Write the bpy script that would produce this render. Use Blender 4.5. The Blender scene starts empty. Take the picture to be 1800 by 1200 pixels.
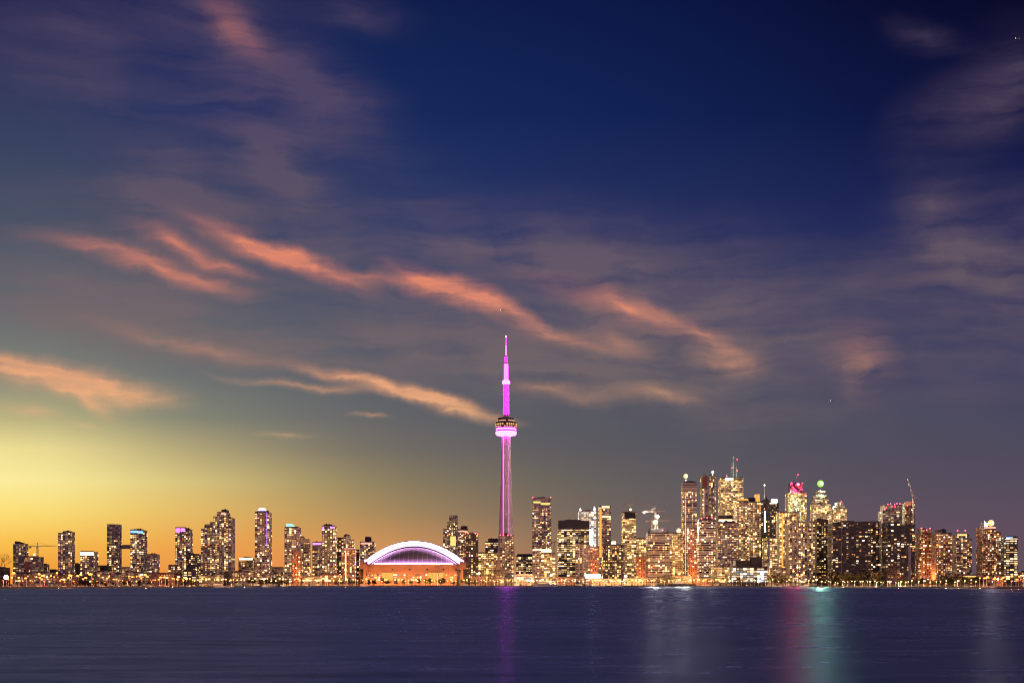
import bpy, math, random
from mathutils import Vector, Matrix
R = math.radians
C = bpy.context.scene.collection
D = bpy.data
sc = bpy.context.scene
# ------------------------------------------------------------------ camera
F, H, HY = 2300.0, 4.0, 1026.0          # focal length in 1800-px units, eye height, horizon row
def X(px, Y): return (px - 900.0) / F * Y
def Z(py, Y): return H + (HY - py) / F * Y
cam = D.cameras.new('camera'); cam.lens = 46.0; cam.sensor_width = 36.0
cam.shift_y = (HY - 600.0) / 1800.0; cam.clip_start = 1.0; cam.clip_end = 90000.0
co = D.objects.new('camera', cam); C.objects.link(co)
co.location = (0, 0, H); co.rotation_euler = (R(90), 0, 0); sc.camera = co
# ------------------------------------------------------------------ colour management
sc.view_settings.view_transform = 'Standard'; sc.view_settings.look = 'None'
sc.view_settings.exposure = 0.0; sc.view_settings.gamma = 1.0; sc.view_settings.use_curve_mapping = False
sc.cycles.use_denoising = True; sc.cycles.filter_width = 1.05
sc.cycles.max_bounces = 6; sc.cycles.glossy_bounces = 3; sc.cycles.diffuse_bounces = 3
sc.cycles.sample_clamp_indirect = 20.0; sc.cycles.sample_clamp_direct = 400.0
# ------------------------------------------------------------------ sky (world)
def lin(c):
    return tuple((v / 12.92 if v <= 0.04045 else ((v + 0.055) / 1.055) ** 2.4) for v in (x / 255.0 for x in c))
W = D.worlds.new('World'); sc.world = W; W.use_nodes = True
nt = W.node_tree; nt.nodes.clear()
def N(t, tree=None, **k):
    n = (tree or nt).nodes.new(t)
    for a, v in k.items(): setattr(n, a, v)
    return n
def L(a, b, tree=None): (tree or nt).links.new(a, b)
def M(op, a, b=None, c=None, tree=None, clamp=False):
    n = N('ShaderNodeMath', tree, operation=op, use_clamp=clamp)
    for i, v in enumerate((a, b, c)):
        if v is None: continue
        if isinstance(v, (int, float)): n.inputs[i].default_value = v
        else: L(v, n.inputs[i], tree)
    return n.outputs[0]
SUN_AZ = -24.0                          # where the sun went down, degrees from straight ahead
tc = N('ShaderNodeTexCoord'); sp = N('ShaderNodeSeparateXYZ'); L(tc.outputs['Generated'], sp.inputs[0])
dx, dy, dz = sp.outputs
hor = M('MAXIMUM', M('SQRT', M('ADD', M('MULTIPLY', dx, dx), M('MULTIPLY', dy, dy))), 1e-4)
az = M('ARCTAN2', dx, dy)
S_ = M('MULTIPLY', az, F); T_ = M('MULTIPLY', M('DIVIDE', dz, hor), F)      # sky coordinates: bearing and height
sx, cx_ = math.sin(R(SUN_AZ)), math.cos(R(SUN_AZ))
cosg = M('DIVIDE', M('ADD', M('MULTIPLY', dx, sx), M('MULTIPLY', dy, cx_)), hor)
ang = M('ARCCOSINE', M('MINIMUM', M('MAXIMUM', cosg, -1.0), 1.0))            # bearing away from the sunset
tn = M('DIVIDE', M('MAXIMUM', T_, 0.0), 1600.0, clamp=True)
def s_of(px): return math.atan((px - 900) / F) * F
def t_of(px, py): return (HY - py) * math.cos(math.atan((px - 900) / F))
COLS = [
 (0,   [(1010,(238,150,56)),(955,(247,190,78)),(900,(250,221,118)),(845,(251,235,154)),(790,(238,222,148)),(735,(188,178,128)),(660,(130,130,118)),(550,(98,104,110)),(400,(70,80,100)),(200,(48,58,92)),(0,(34,37,80))]),
 (350, [(1010,(238,146,74)),(955,(236,164,78)),(900,(225,183,100)),(845,(209,189,122)),(790,(174,161,118)),(735,(130,130,114)),(660,(104,109,110)),(550,(87,93,104)),(400,(58,68,97)),(200,(30,46,95)),(0,(27,36,82))]),
 (720, [(1010,(212,132,86)),(955,(196,142,90)),(900,(158,130,92)),(845,(132,120,94)),(790,(109,104,98)),(735,(97,97,101)),(660,(84,88,101)),(550,(68,76,101)),(400,(38,54,101)),(200,(17,38,90)),(0,(11,27,75))]),
 (1180,[(1010,(128,106,98)),(955,(114,98,94)),(900,(103,92,94)),(845,(93,89,92)),(790,(86,84,93)),(735,(78,80,94)),(660,(68,74,95)),(550,(54,62,98)),(400,(34,45,93)),(200,(11,29,79)),(0,(6,18,66))]),
 (1800,[(1010,(98,78,92)),(955,(95,77,93)),(900,(90,76,94)),(845,(82,74,92)),(790,(76,72,92)),(735,(70,69,93)),(660,(64,63,95)),(550,(48,52,92)),(400,(24,34,84)),(200,(7,15,60)),(0,(4,4,38))]),
 (115.0,[(1010,(210,160,168)),(955,(220,168,176)),(900,(230,172,182)),(845,(236,172,184)),(790,(238,170,184)),(735,(234,166,184)),(660,(224,158,180)),(550,(176,124,166)),(400,(150,112,158)),(200,(118,96,146)),(0,(88,78,130))]),   # rosy anti-twilight arch behind the camera, brightened as added fill for the facades
]
def bearing(px): return R(px) if isinstance(px, float) else abs(math.atan((px - 900) / F) - R(SUN_AZ))
def smooth_cols(cols):                  # the same colours on a smooth curve round the horizon, so that no bearing shows a crease
    xs = [bearing(c[0]) for c in cols]; out = []
    def slope(i, f):
        if i == 0 or i == len(xs) - 1: return 0.0
        a_, b_ = (f(i) - f(i-1)) / (xs[i] - xs[i-1]), (f(i+1) - f(i)) / (xs[i+1] - xs[i])
        return 0.0 if a_ * b_ <= 0 else 2 * a_ * b_ / (a_ + b_)
    for i in range(len(cols)):
        out.append((xs[i], cols[i][0], cols[i][1]))
        if i == len(cols) - 1: break
        for k in ((.25, .5, .75) if i < 4 else (.2, .5)):
            h_ = xs[i+1] - xs[i]; st_ = []
            for j in range(len(cols[i][1])):
                col = []
                for ch in range(3):
                    f = lambda q, j=j, ch=ch: cols[q][1][j][1][ch]
                    m0, m1_ = slope(i, f), slope(i + 1, f)
                    v = (2*k**3 - 3*k*k + 1) * f(i) + (k**3 - 2*k*k + k) * h_ * m0 + (-2*k**3 + 3*k*k) * f(i+1) + (k**3 - k*k) * h_ * m1_
                    col.append(v)
                st_.append((cols[i][1][j][0], tuple(col)))
            ang_ = xs[i] + h_ * k; pxk = 900 + F * math.tan(ang_ + R(SUN_AZ)) if ang_ < R(46) else 900.0
            out.append((ang_, pxk, st_))
    return out
prev = None; prev_a = None
for a_, px, stops in smooth_cols(COLS):
    rp = N('ShaderNodeValToRGB'); cr = rp.color_ramp; cr.interpolation = 'B_SPLINE' if False else 'EASE'
    cr.interpolation = 'LINEAR'
    pts = [(max(0.0, t_of(900 if a_ > R(46) else px, py)) / 1600.0, col) for py, col in stops]
    last = stops[-1][1]
    pts.append((min(1.0, pts[-1][0] + 0.3), tuple(v * 0.55 for v in last)))
    cr.elements[0].position = pts[0][0]; cr.elements[0].color = (*lin(pts[0][1]), 1)
    cr.elements[1].position = pts[-1][0]; cr.elements[1].color = (*lin(pts[-1][1]), 1)
    for p_, c_ in pts[1:-1]:
        e = cr.elements.new(p_); e.color = (*lin(c_), 1)
    L(tn, rp.inputs[0])
    if prev is None: prev = rp.outputs[0]
    else:
        mr = N('ShaderNodeMapRange'); mr.inputs[1].default_value = prev_a; mr.inputs[2].default_value = a_
        L(ang, mr.inputs[0])
        mx = N('ShaderNodeMix', data_type='RGBA'); L(mr.outputs[0], mx.inputs[0]); L(prev, mx.inputs[6]); L(rp.outputs[0], mx.inputs[7])
        prev = mx.outputs[2]
    prev_a = a_
# clouds: soft streaks in sky coordinates, broken up by warped fibre noise
cb = N('ShaderNodeCombineXYZ'); L(M('DIVIDE', S_, 1000.0), cb.inputs[0]); L(M('DIVIDE', T_, 1000.0), cb.inputs[1])
wn = N('ShaderNodeTexNoise'); wn.inputs['Scale'].default_value = 5.0; wn.inputs['Detail'].default_value = 7.0; wn.inputs['Roughness'].default_value = .58
L(cb.outputs[0], wn.inputs['Vector'])
ws = N('ShaderNodeVectorMath', operation='SUBTRACT'); L(wn.outputs['Color'], ws.inputs[0]); ws.inputs[1].default_value = (.5, .5, .5)
wm = N('ShaderNodeVectorMath', operation='MULTIPLY'); L(ws.outputs[0], wm.inputs[0]); wm.inputs[1].default_value = (.13, .07, 0)
wp = N('ShaderNodeVectorMath', operation='ADD'); L(cb.outputs[0], wp.inputs[0]); L(wm.outputs[0], wp.inputs[1])
P = wp.outputs[0]
fm = N('ShaderNodeMapping'); fm.inputs['Rotation'].default_value = (0, 0, R(17)); fm.inputs['Scale'].default_value = (3.4, 24.0, 1)
L(P, fm.inputs['Vector'])
fn = N('ShaderNodeTexNoise'); fn.inputs['Scale'].default_value = 1.0; fn.inputs['Detail'].default_value = 9.0; fn.inputs['Roughness'].default_value = .6; fn.inputs['Distortion'].default_value = .35
L(fm.outputs[0], fn.inputs['Vector'])
fib = N('ShaderNodeMapRange'); fib.inputs[1].default_value = .32; fib.inputs[2].default_value = .68; fib.inputs[3].default_value = .08; fib.inputs[4].default_value = 1.7
pn = N('ShaderNodeTexNoise'); pn.inputs['Scale'].default_value = 9.0; pn.inputs['Detail'].default_value = 5.0; L(P, pn.inputs['Vector'])
L(M('ADD', M('MULTIPLY', fn.outputs[0], .68), M('MULTIPLY', pn.outputs[0], .32)), fib.inputs[0])
def cloud(blobs):
    acc = None
    for (px, py, hl, hw, a, k) in blobs:
        mp = N('ShaderNodeMapping', vector_type='TEXTURE')
        mp.inputs['Location'].default_value = (s_of(px) / 1000, t_of(px, py) / 1000, 0)
        mp.inputs['Rotation'].default_value = (0, 0, R(-a))
        mp.inputs['Scale'].default_value = (hl * 1.45 / 1000, hw * 1.75 / 1000, 1)
        L(P, mp.inputs['Vector'])
        g = N('ShaderNodeTexGradient', gradient_type='QUADRATIC_SPHERE'); L(mp.outputs[0], g.inputs[0])
        acc = M('MULTIPLY_ADD', g.outputs[1], k, acc if acc is not None else 0.0)
    return M('MULTIPLY', acc, fib.outputs[0], clamp=True)
MAUVE = [(430,70,190,70,32,1.0),(560,165,130,42,16,1.0),(120,45,260,70,6,.55),(520,320,110,50,32,.7),(470,275,110,34,28,.55),(330,330,140,80,25,.65),
 (250,400,200,60,8,.5),(1745,180,130,40,-16,1.1),(1735,430,140,70,12,1.0),(1650,440,50,100,-15,.6),(1780,510,90,40,20,.7),(1648,66,60,16,22,.75),(1790,110,60,50,-30,.6),(1660,350,60,22,-35,.6),
 (1000,440,330,60,6,.55),(820,425,200,45,12,.6),(1400,610,330,90,8,.5),(230,590,300,34,8,.55),(480,620,220,30,12,.5),(900,620,330,60,8,.6),
 (1290,500,220,70,8,.45),(1500,500,160,50,-10,.4),(1130,580,260,80,14,.7),(600,470,330,60,16,.55),(250,470,260,60,10,.4),(620,20,100,24,8,.7),(1170,700,260,40,8,.35),(120,520,240,60,10,.5),(330,560,260,40,10,.45),(700,610,260,50,10,.5),(600,250,200,50,20,.4),(150,150,240,60,6,.4),(420,190,160,40,22,.35),(1700,600,200,60,10,.35)]
PINK = [(505,448,150,19,18,1.9),(800,512,115,22,21,2.1),(905,552,60,12,24,.7),(270,467,175,14,13,1.15),(320,437,100,15,19,.75),(395,465,60,10,14,.6),
 (1105,540,180,24,19,.55),(1225,575,100,13,30,.6),(1095,602,70,20,18,.45),(960,585,110,16,14,.5),(1290,632,80,20,12,.4),
 (75,662,190,24,8,1.5),(170,668,130,22,5,.7),(140,695,70,14,24,1.0),(690,684,160,13,12,1.35),(800,718,90,13,14,1.0),(530,680,130,8,4,.75),(620,664,60,8,4,.6),(760,700,60,12,25,.6),
 (145,741,34,6,6,.8),(500,769,50,5,-2,.5),(640,736,30,4,3,.45),(40,722,50,10,3,.6),(250,690,90,16,14,.5),(395,40,60,26,50,.5),(445,75,60,30,38,.3),
 (1510,640,60,50,40,.45),(1160,692,90,13,9,.5),(970,682,110,14,9,.4),(880,735,60,8,6,.4),(330,600,160,14,10,.4),(560,655,50,8,8,.4),(655,484,80,9,6,.4),(930,562,70,9,22,.35),(1010,600,70,8,14,.4),(500,446,135,7,18,1.1),(800,512,105,8,23,1.2),(690,683,120,6,12,.7),(80,650,120,10,9,.7),(1130,548,120,9,20,.35)]
gm = N('ShaderNodeMapRange'); gm.inputs[1].default_value = 250; gm.inputs[2].default_value = 850; L(T_, gm.inputs[0])
gc = N('ShaderNodeMix', data_type='RGBA'); L(gm.outputs[0], gc.inputs[0]); gc.inputs[6].default_value = (*lin((132,112,104)), 1); gc.inputs[7].default_value = (*lin((92,76,102)), 1)
m1 = N('ShaderNodeMix', data_type='RGBA'); L(M('MULTIPLY', cloud([(a, b_, c_ * (1.15 if a < 1250 else 1.3), d_ * (1.3 if a < 1250 else 1.5), e_, f_ * ((1.0 if b_ < 260 else 1.5) if a < 1250 else .74)) for a, b_, c_, d_, e_, f_ in MAUVE]), .66), m1.inputs[0]); L(prev, m1.inputs[6]); L(gc.outputs[2], m1.inputs[7])
pm = N('ShaderNodeMapRange'); pm.inputs[1].default_value = 250; pm.inputs[2].default_value = 520; L(T_, pm.inputs[0])
pc_ = N('ShaderNodeMix', data_type='RGBA'); L(pm.outputs[0], pc_.inputs[0]); pc_.inputs[6].default_value = (*lin((240,182,130)), 1); pc_.inputs[7].default_value = (*lin((232,138,108)), 1)
m2 = N('ShaderNodeMix', data_type='RGBA'); fm2 = N('ShaderNodeMapping'); fm2.inputs['Rotation'].default_value = (0, 0, R(15)); fm2.inputs['Scale'].default_value = (7.0, 75.0, 1); L(P, fm2.inputs['Vector'])
fn2 = N('ShaderNodeTexNoise'); fn2.inputs['Scale'].default_value = 1.0; fn2.inputs['Detail'].default_value = 7.0; fn2.inputs['Roughness'].default_value = .62; fn2.inputs['Distortion'].default_value = .5; L(fm2.outputs[0], fn2.inputs['Vector'])
fib2 = N('ShaderNodeMapRange'); fib2.inputs[1].default_value = .3; fib2.inputs[2].default_value = .7; fib2.inputs[3].default_value = .68; fib2.inputs[4].default_value = 1.28; L(fn2.outputs[0], fib2.inputs[0])
L(M('MULTIPLY', M('MULTIPLY', fib2.outputs[0], .85), cloud([(a, b_, c_ * 1.05, d_ * 1.08, e_, f_ * (.85 if b_ > 380 else .5)) for a, b_, c_, d_, e_, f_ in PINK]), clamp=True), m2.inputs[0]); L(m1.outputs[2], m2.inputs[6]); L(pc_.outputs[2], m2.inputs[7])
bg = N('ShaderNodeBackground'); L(m2.outputs[2], bg.inputs[0]); bg.inputs[1].default_value = 1.0
sky = N('ShaderNodeTexSky', sky_type='NISHITA'); sky.sun_disc = False; sky.sun_elevation = R(-4.0); sky.sun_rotation = R(SUN_AZ)
bg2 = N('ShaderNodeBackground'); L(sky.outputs[0], bg2.inputs[0]); bg2.inputs[1].default_value = 0.05
ad = N('ShaderNodeAddShader'); L(bg.outputs[0], ad.inputs[0]); L(bg2.outputs[0], ad.inputs[1])
ow = N('ShaderNodeOutputWorld'); L(ad.outputs[0], ow.inputs[0])
W.cycles.sampling_method = 'MANUAL'; W.cycles.sample_map_resolution = 512
# the last of the sunset: one weak warm sun at the horizon
sl = D.lights.new('sun', 'SUN'); sl.energy = 0.12; sl.angle = R(4); sl.color = (1, .62, .36)
so = D.objects.new('sun', sl); C.objects.link(so)
so.rotation_euler = Vector((-math.sin(R(SUN_AZ)), -math.cos(R(SUN_AZ)), -0.03)).to_track_quat('-Z', 'Y').to_euler()
# ------------------------------------------------------------------ materials
def mat(name, col, rough=.7, metal=0.0, spec=.5, noise=0.0, nscale=.3):
    m = D.materials.new(name); m.use_nodes = True; t = m.node_tree; b = t.nodes['Principled BSDF']
    b.inputs['Base Color'].default_value = (*col, 1); b.inputs['Roughness'].default_value = rough
    b.inputs['Metallic'].default_value = metal; b.inputs['Specular IOR Level'].default_value = spec
    if noise:
        tx = N('ShaderNodeTexCoord', t); n = N('ShaderNodeTexNoise', t); n.inputs['Scale'].default_value = nscale; n.inputs['Detail'].default_value = 5
        L(tx.outputs['Object'], n.inputs['Vector'], t)
        mx = N('ShaderNodeMix', t, data_type='RGBA'); L(n.outputs[0], mx.inputs[0], t)
        mx.inputs[6].default_value = (*[v * (1 - noise) for v in col], 1); mx.inputs[7].default_value = (*[min(1, v * (1 + noise)) for v in col], 1)
        L(mx.outputs[2], b.inputs['Base Color'], t)
    return m
def em(name, col, s, sample=True):
    m = D.materials.new(name); m.use_nodes = True; t = m.node_tree; t.nodes.clear()
    e = N('ShaderNodeEmission', t); e.inputs[0].default_value = (*col, 1); e.inputs[1].default_value = s
    o = N('ShaderNodeOutputMaterial', t); L(e.outputs[0], o.inputs[0], t)
    if not sample: m.cycles.emission_sampling = 'NONE'
    return m
def facade(name, glass, wall, fh=4.0, bw=5.0, sf=.34, mf=.2, rough=.2, glow=.34):
    m = D.materials.new(name); m.use_nodes = True; t = m.node_tree; b = t.nodes['Principled BSDF']
    uv = N('ShaderNodeUVMap', t); s = N('ShaderNodeSeparateXYZ', t); L(uv.outputs[0], s.inputs[0], t)
    u = M('DIVIDE', s.outputs[0], bw, tree=t); v = M('DIVIDE', s.outputs[1], fh, tree=t)
    k = M('MAXIMUM', M('GREATER_THAN', M('FRACT', v, tree=t), 1 - sf, tree=t), M('GREATER_THAN', M('FRACT', u, tree=t), 1 - mf, tree=t), tree=t)
    cbn = N('ShaderNodeCombineXYZ', t); L(M('FLOOR', u, tree=t), cbn.inputs[0], t); L(M('FLOOR', v, tree=t), cbn.inputs[1], t)
    wnn = N('ShaderNodeTexWhiteNoise', t, noise_dimensions='2D'); L(cbn.outputs[0], wnn.inputs[0], t)
    oi = N('ShaderNodeObjectInfo', t)
    gl = N('ShaderNodeMix', t, data_type='RGBA'); L(wnn.outputs[0], gl.inputs[0], t)
    gl.inputs[6].default_value = (*[x * .45 for x in glass], 1); gl.inputs[7].default_value = (*[x * 1.6 for x in glass], 1)
    nz = N('ShaderNodeTexNoise', t); nz.inputs['Scale'].default_value = .06; nz.inputs['Detail'].default_value = 4; L(uv.outputs[0], nz.inputs['Vector'], t)
    wl = N('ShaderNodeMix', t, data_type='RGBA'); L(M('ADD', M('MULTIPLY', nz.outputs[0], .6, tree=t), M('MULTIPLY', oi.outputs['Random'], .4, tree=t), tree=t), wl.inputs[0], t)
    wl.inputs[6].default_value = (*[x * .65 for x in wall], 1); wl.inputs[7].default_value = (*[x * 1.3 for x in wall], 1)
    mx = N('ShaderNodeMix', t, data_type='RGBA'); L(k, mx.inputs[0], t); L(gl.outputs[2], mx.inputs[6], t); L(wl.outputs[2], mx.inputs[7], t)
    L(mx.outputs[2], b.inputs['Base Color'], t)
    rg = N('ShaderNodeMapRange', t); L(k, rg.inputs[0], t); rg.inputs[3].default_value = rough; rg.inputs[4].default_value = .8
    L(rg.outputs[0], b.inputs['Roughness'], t)
    # curtained rooms' faint light, raised to stand in for golden city glow on facades
    lit = M('MULTIPLY', M('POWER', wnn.outputs[0], 2.2, tree=t), M('SUBTRACT', 1.0, k, tree=t), tree=t)
    ec = N('ShaderNodeMix', t, data_type='RGBA'); L(wnn.outputs[1], ec.inputs[0], t); ec.inputs[6].default_value = (1, .42, .16, 1); ec.inputs[7].default_value = (1, .70, .36, 1)
    L(ec.outputs[2], b.inputs['Emission Color'], t); L(M('MULTIPLY', lit, glow, tree=t), b.inputs['Emission Strength'], t)
    m.cycles.emission_sampling = 'NONE'
    return m
FM = {
 'glass':  facade('bluish_glass_facade', (.035,.04,.06), (.30,.25,.27)),
 'mauve':  facade('concrete_balcony_facade', (.04,.035,.05), (.46,.36,.36), 4.2, 6, .42, .12),
 'brick':  facade('red_brick_facade', (.03,.025,.03), (.36,.15,.10), 3.8, 4.4, .4, .42),
 'tan':    facade('tan_stone_facade', (.05,.04,.03), (.55,.42,.26), 4.0, 5, .4, .3, glow=.7),
 'dark':   facade('black_glass_facade', (.012,.012,.018), (.06,.052,.055), 4.0, 6, .3, .12, glow=.05),
 'pale':   facade('pale_stone_facade', (.06,.05,.05), (.62,.54,.46), 4.0, 5, .4, .25, glow=1.0),
 'slab':   facade('ribbed_slab_facade', (.02,.018,.03), (.54,.43,.45), 4.6, 40, .38, .02),
 'piers':  facade('vertical_pier_facade', (.02,.018,.025), (.5,.39,.38), 4.0, 7.5, .12, .4),
}
ROOF = mat('roof_gravel', (.06,.055,.06), .9, noise=.3)
CAP = mat('dark_roof_cladding', (.025,.024,.035), .6, noise=.3)
CONC = mat('concrete', (.42,.38,.38), .8, noise=.15, nscale=.1)
STEEL = mat('painted_steel', (.50,.43,.37), .5, noise=.2)
BLACK = mat('black_steel', (.015,.015,.018), .5)
WHITE = mat('white_paint', (.75,.75,.76), .5, noise=.1)
REDB = mat('red_brick', (.42,.14,.09), .8, noise=.25)
GOLD = mat('gold_stone', (.62,.40,.16), .6, noise=.15)
EMS = {
 'red':    em('red_warning_lamp', (1,.05,.09), 14), 'white': em('white_floodlight', (1,.86,.62), 30),
 'purple': em('purple_led', (.62,.22,1.0), 2.2), 'blue': em('blue_led', (.16,.38,1.0), 2.4), 'cyan': em('cyan_led', (.25,.9,1.0), 1.8),
 'magenta':em('magenta_led', (.9,.18,.85), 2.4), 'lilac': em('lilac_led', (.85,.55,1.0), 3.2), 'yellow': em('yellow_crown_light', (1,.82,.22), 1.0),
 'amber':  em('amber_lamp', (1,.5,.14), 2.2), 'cool': em('cool_white_sign', (.85,.93,1.0), 12), 'warm': em('warm_sign', (1,.74,.36), 4),
 'gold':   em('gold_wash_glow', (1,.50,.11), 1.0), 'pinkrow': em('pink_light_row', (1,.45,.35), 1.3),  # gold wash on crowns, fins and panels is the part's own emission
}
WCOL = {'warm': (1,.50,.18), 'cream': (1,.64,.32), 'pale': (1,.78,.54), 'orange': (1,.32,.08), 'cool': (.84,.90,1.0), 'gold': (1,.55,.17)}
def unit_box(m, name):
    me = D.meshes.new(name)
    v = [(x, y, z) for x in (-.5,.5) for y in (-.5,.5) for z in (-.5,.5)]
    me.from_pydata(v, [], [(0,1,3,2),(4,6,7,5),(0,4,5,1),(2,3,7,6),(0,2,6,4),(1,5,7,3)]); me.materials.append(m); return me
WM = {}
for k, c in WCOL.items():
    for lv, s in (('dim', .36), ('mid', 1.0), ('hot', 5.0)):
        m = em(f'{lv}_{k}_window_light', tuple(v ** 1.1 for v in c) if lv == 'hot' else c, s, sample=False); WM[k, lv] = (m, unit_box(m, 'lit_window'))
PAL = {'home': ['warm','cream','cream','warm','gold','gold','orange','pale'], 'office': ['cream','gold','cream','pale','gold'], 'gold': ['gold','gold','cream','warm'],
       'red': ['orange','warm','orange','cream'], 'white': ['pale','cool','pale','cream'], 'rose': ['warm','orange','cream','pale']}
WIN = {  # cell w, cell h, pane w, pane h, lit share, palette, row bias, column bias
 'home':   (4.3, 3.4, 2.7, 1.9, .40, 'home', .3, .5),
 'dense':  (4.3, 3.4, 2.7, 1.9, .52, 'home', .3, .5),
 'rose':   (4.0, 3.5, 2.4, 1.9, .48, 'rose', .2, .4),
 'few':    (4.6, 3.6, 2.6, 1.9, .13, 'home', .3, .6),
 'slim':   (3.8, 3.5, 2.0, 2.2, .42, 'home', .2, 1.0),
 'office': (6.0, 3.9, 5.2, 1.9, .72, 'office', .5, .2),
 'gold':   (5.0, 3.8, 4.1, 2.1, .86, 'gold', .3, .2),
 'bright': (6.0, 4.0, 5.2, 2.6, .92, 'white', .2, .1),
 'red':    (4.4, 3.6, 2.3, 1.9, .36, 'red', .2, .3),
 'shop':   (5.0, 3.5, 4.1, 2.2, .85, 'gold', .2, .2),
 'night':  (5.2, 3.7, 3.4, 1.8, .28, 'rose', .95, .5),
}
# ------------------------------------------------------------------ mesh helpers
class MB:
    def __init__(s): s.v, s.f, s.uv, s.mi = [], [], [], []
    def face(s, idx, uv=None, mi=0): s.f.append(tuple(idx)); s.uv.append(uv or [(0, 0)] * len(idx)); s.mi.append(mi)
    def box(s, x0, x1, y0, y1, z0, z1, mi=0, top=None, x0t=None, x1t=None, y0t=None, y1t=None):
        b = len(s.v); X0, X1, Y0, Y1 = (x0 if x0t is None else x0t), (x1 if x1t is None else x1t), (y0 if y0t is None else y0t), (y1 if y1t is None else y1t)
        s.v += [(x0,y0,z0),(x1,y0,z0),(x1,y1,z0),(x0,y1,z0),(X0,Y0,z1),(X1,Y0,z1),(X1,Y1,z1),(X0,Y1,z1)]
        w, d = x1 - x0, y1 - y0
        for a, c, l in ((0,1,w),(1,2,d),(2,3,w),(3,0,d)):
            s.face((b+a, b+c, b+4+c, b+4+a), [(0,z0),(l,z0),(l,z1),(0,z1)], mi)
        t = mi if top is None else top
        s.face((b+4,b+5,b+6,b+7), [(0,0),(w,0),(w,d),(0,d)], t); s.face((b+3,b+2,b+1,b), None, t)
    def loft(s, rings, mi=0, cap=True, closed=True):
        b = len(s.v); n = len(rings[0])
        for r in rings: s.v += [tuple(p) for p in r]
        for i in range(len(rings) - 1):
            for j in range(n if closed else n - 1):
                k = (j + 1) % n
                s.face((b+i*n+j, b+i*n+k, b+(i+1)*n+k, b+(i+1)*n+j), [(j*2.5, rings[i][j][2]), (j*2.5+2.5, rings[i][k][2]), (j*2.5+2.5, rings[i+1][k][2]), (j*2.5, rings[i+1][j][2])], mi)
        if cap and closed:
            s.face([b + j for j in reversed(range(n))], None, mi); s.face([b + (len(rings)-1)*n + j for j in range(n)], None, mi)
    def lathe(s, prof, n=24, cx=0, cy=0, mi=0):
        s.loft([[(cx + r*math.cos(2*math.pi*j/n), cy + r*math.sin(2*math.pi*j/n), z) for j in range(n)] for r, z in prof], mi)
    def bar(s, a, b, r, mi=0, n=4, r2=None):
        a, b = Vector(a), Vector(b); q = (b - a).to_track_quat('Z', 'Y'); r2 = r if r2 is None else r2
        s.loft([[tuple(p + q @ Vector((rr*math.cos(2*math.pi*j/n + .785), rr*math.sin(2*math.pi*j/n + .785), 0))) for j in range(n)] for p, rr in ((a, r), (b, r2))], mi)
    def ball(s, c, r, mi=0, n=10, m=6):
        s.loft([[(c[0] + r*math.sin(math.pi*max(.02, min(.98, i/m)))*math.cos(2*math.pi*j/n), c[1] + r*math.sin(math.pi*max(.02, min(.98, i/m)))*math.sin(2*math.pi*j/n), c[2] - r*math.cos(math.pi*i/m)) for j in range(n)] for i in range(m+1)], mi)
    def mesh(s, name, mats, smooth=False):
        me = D.meshes.new(name); me.from_pydata(s.v, [], s.f); ul = me.uv_layers.new(name='UVMap'); k = 0
        for i, p in enumerate(me.polygons):
            p.material_index = s.mi[i]; p.use_smooth = smooth
            for c in s.uv[i]: ul.data[k].uv = c; k += 1
        for m in (mats if isinstance(mats, (list, tuple)) else [mats]): me.materials.append(m)
        return me
    def build(s, name, mats, parent=None, loc=None, smooth=False):
        o = D.objects.new(name, s.mesh(name, mats, smooth)); C.objects.link(o)
        if parent: o.parent = parent
        if loc: o.location = loc
        return o
def tag(o, label=None, cat=None, group=None, kind=None):
    for k, v in (('label', label), ('category', cat), ('group', group), ('kind', kind)):
        if v: o[k] = v
    return o
def thing(name, label, cat, loc, rz=0, group=None):
    o = D.objects.new(name, None); C.objects.link(o); o.location = loc; o.rotation_euler = (0, 0, rz); o.empty_display_size = 5
    return tag(o, label, cat, group)
GZ = 1.5                                # ground level of the city above the lake
# ------------------------------------------------------------------ ground and water
SHORE = [(-900,1034.9),(-300,1034.9),(0,1034.6),(150,1033.2),(300,1032.1),(500,1031.1),(700,1030.6),(900,1030.3),(1200,1030.3),(1400,1031.0),(1550,1032.2),(1700,1033.4),(1800,1034.3),(2200,1035),(2800,1035)]
def shore_y(px):
    for (a, pa), (b, pb) in zip(SHORE, SHORE[1:]):
        if a <= px <= b:
            k = (px - a) / (b - a); return H * F / (pa + (pb - pa) * k - HY)
    return 1050.0
g = MB(); pts = []
for i in range(0, 75):
    px = -900 + i * 50; Y = shore_y(px); pts.append((X(px, Y), Y))
pts = [(-20000, pts[0][1])] + pts + [(20000, pts[-1][1])]
n = len(pts)
for (x, y) in pts: g.v += [(x, y, -3), (x, y, GZ), (x * (42000 / y) if abs(x) < 15000 else x * 1.6, 42000, GZ)]
for i in range(n - 1):
    a, b = i * 3, i * 3 + 3
    g.face((a, b, b + 1, a + 1), None, 1); g.face((a + 1, b + 1, b + 2, a + 2), None, 0)
GROUND = mat('asphalt_and_lawn', (.06,.055,.05), .9, noise=.5, nscale=.02)
QUAY = mat('quay_stone', (.07,.06,.06), .8, noise=.4, nscale=.2)
tag(g.build('ground', [GROUND, QUAY]), kind='structure')
wm_ = D.materials.new('lake_water'); wm_.use_nodes = True; t = wm_.node_tree; t.nodes.remove(t.nodes['Principled BSDF']); b = N('ShaderNodeBsdfGlossy', t, distribution='MULTI_GGX'); b.inputs['Anisotropy'].default_value = .58
tgv = N('ShaderNodeCombineXYZ', t); tgv.inputs[0].default_value = 1.0; L(tgv.outputs[0], b.inputs['Tangent'], t)
df = N('ShaderNodeBsdfDiffuse', t); df.inputs[0].default_value = (.004, .006, .022, 1)
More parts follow.
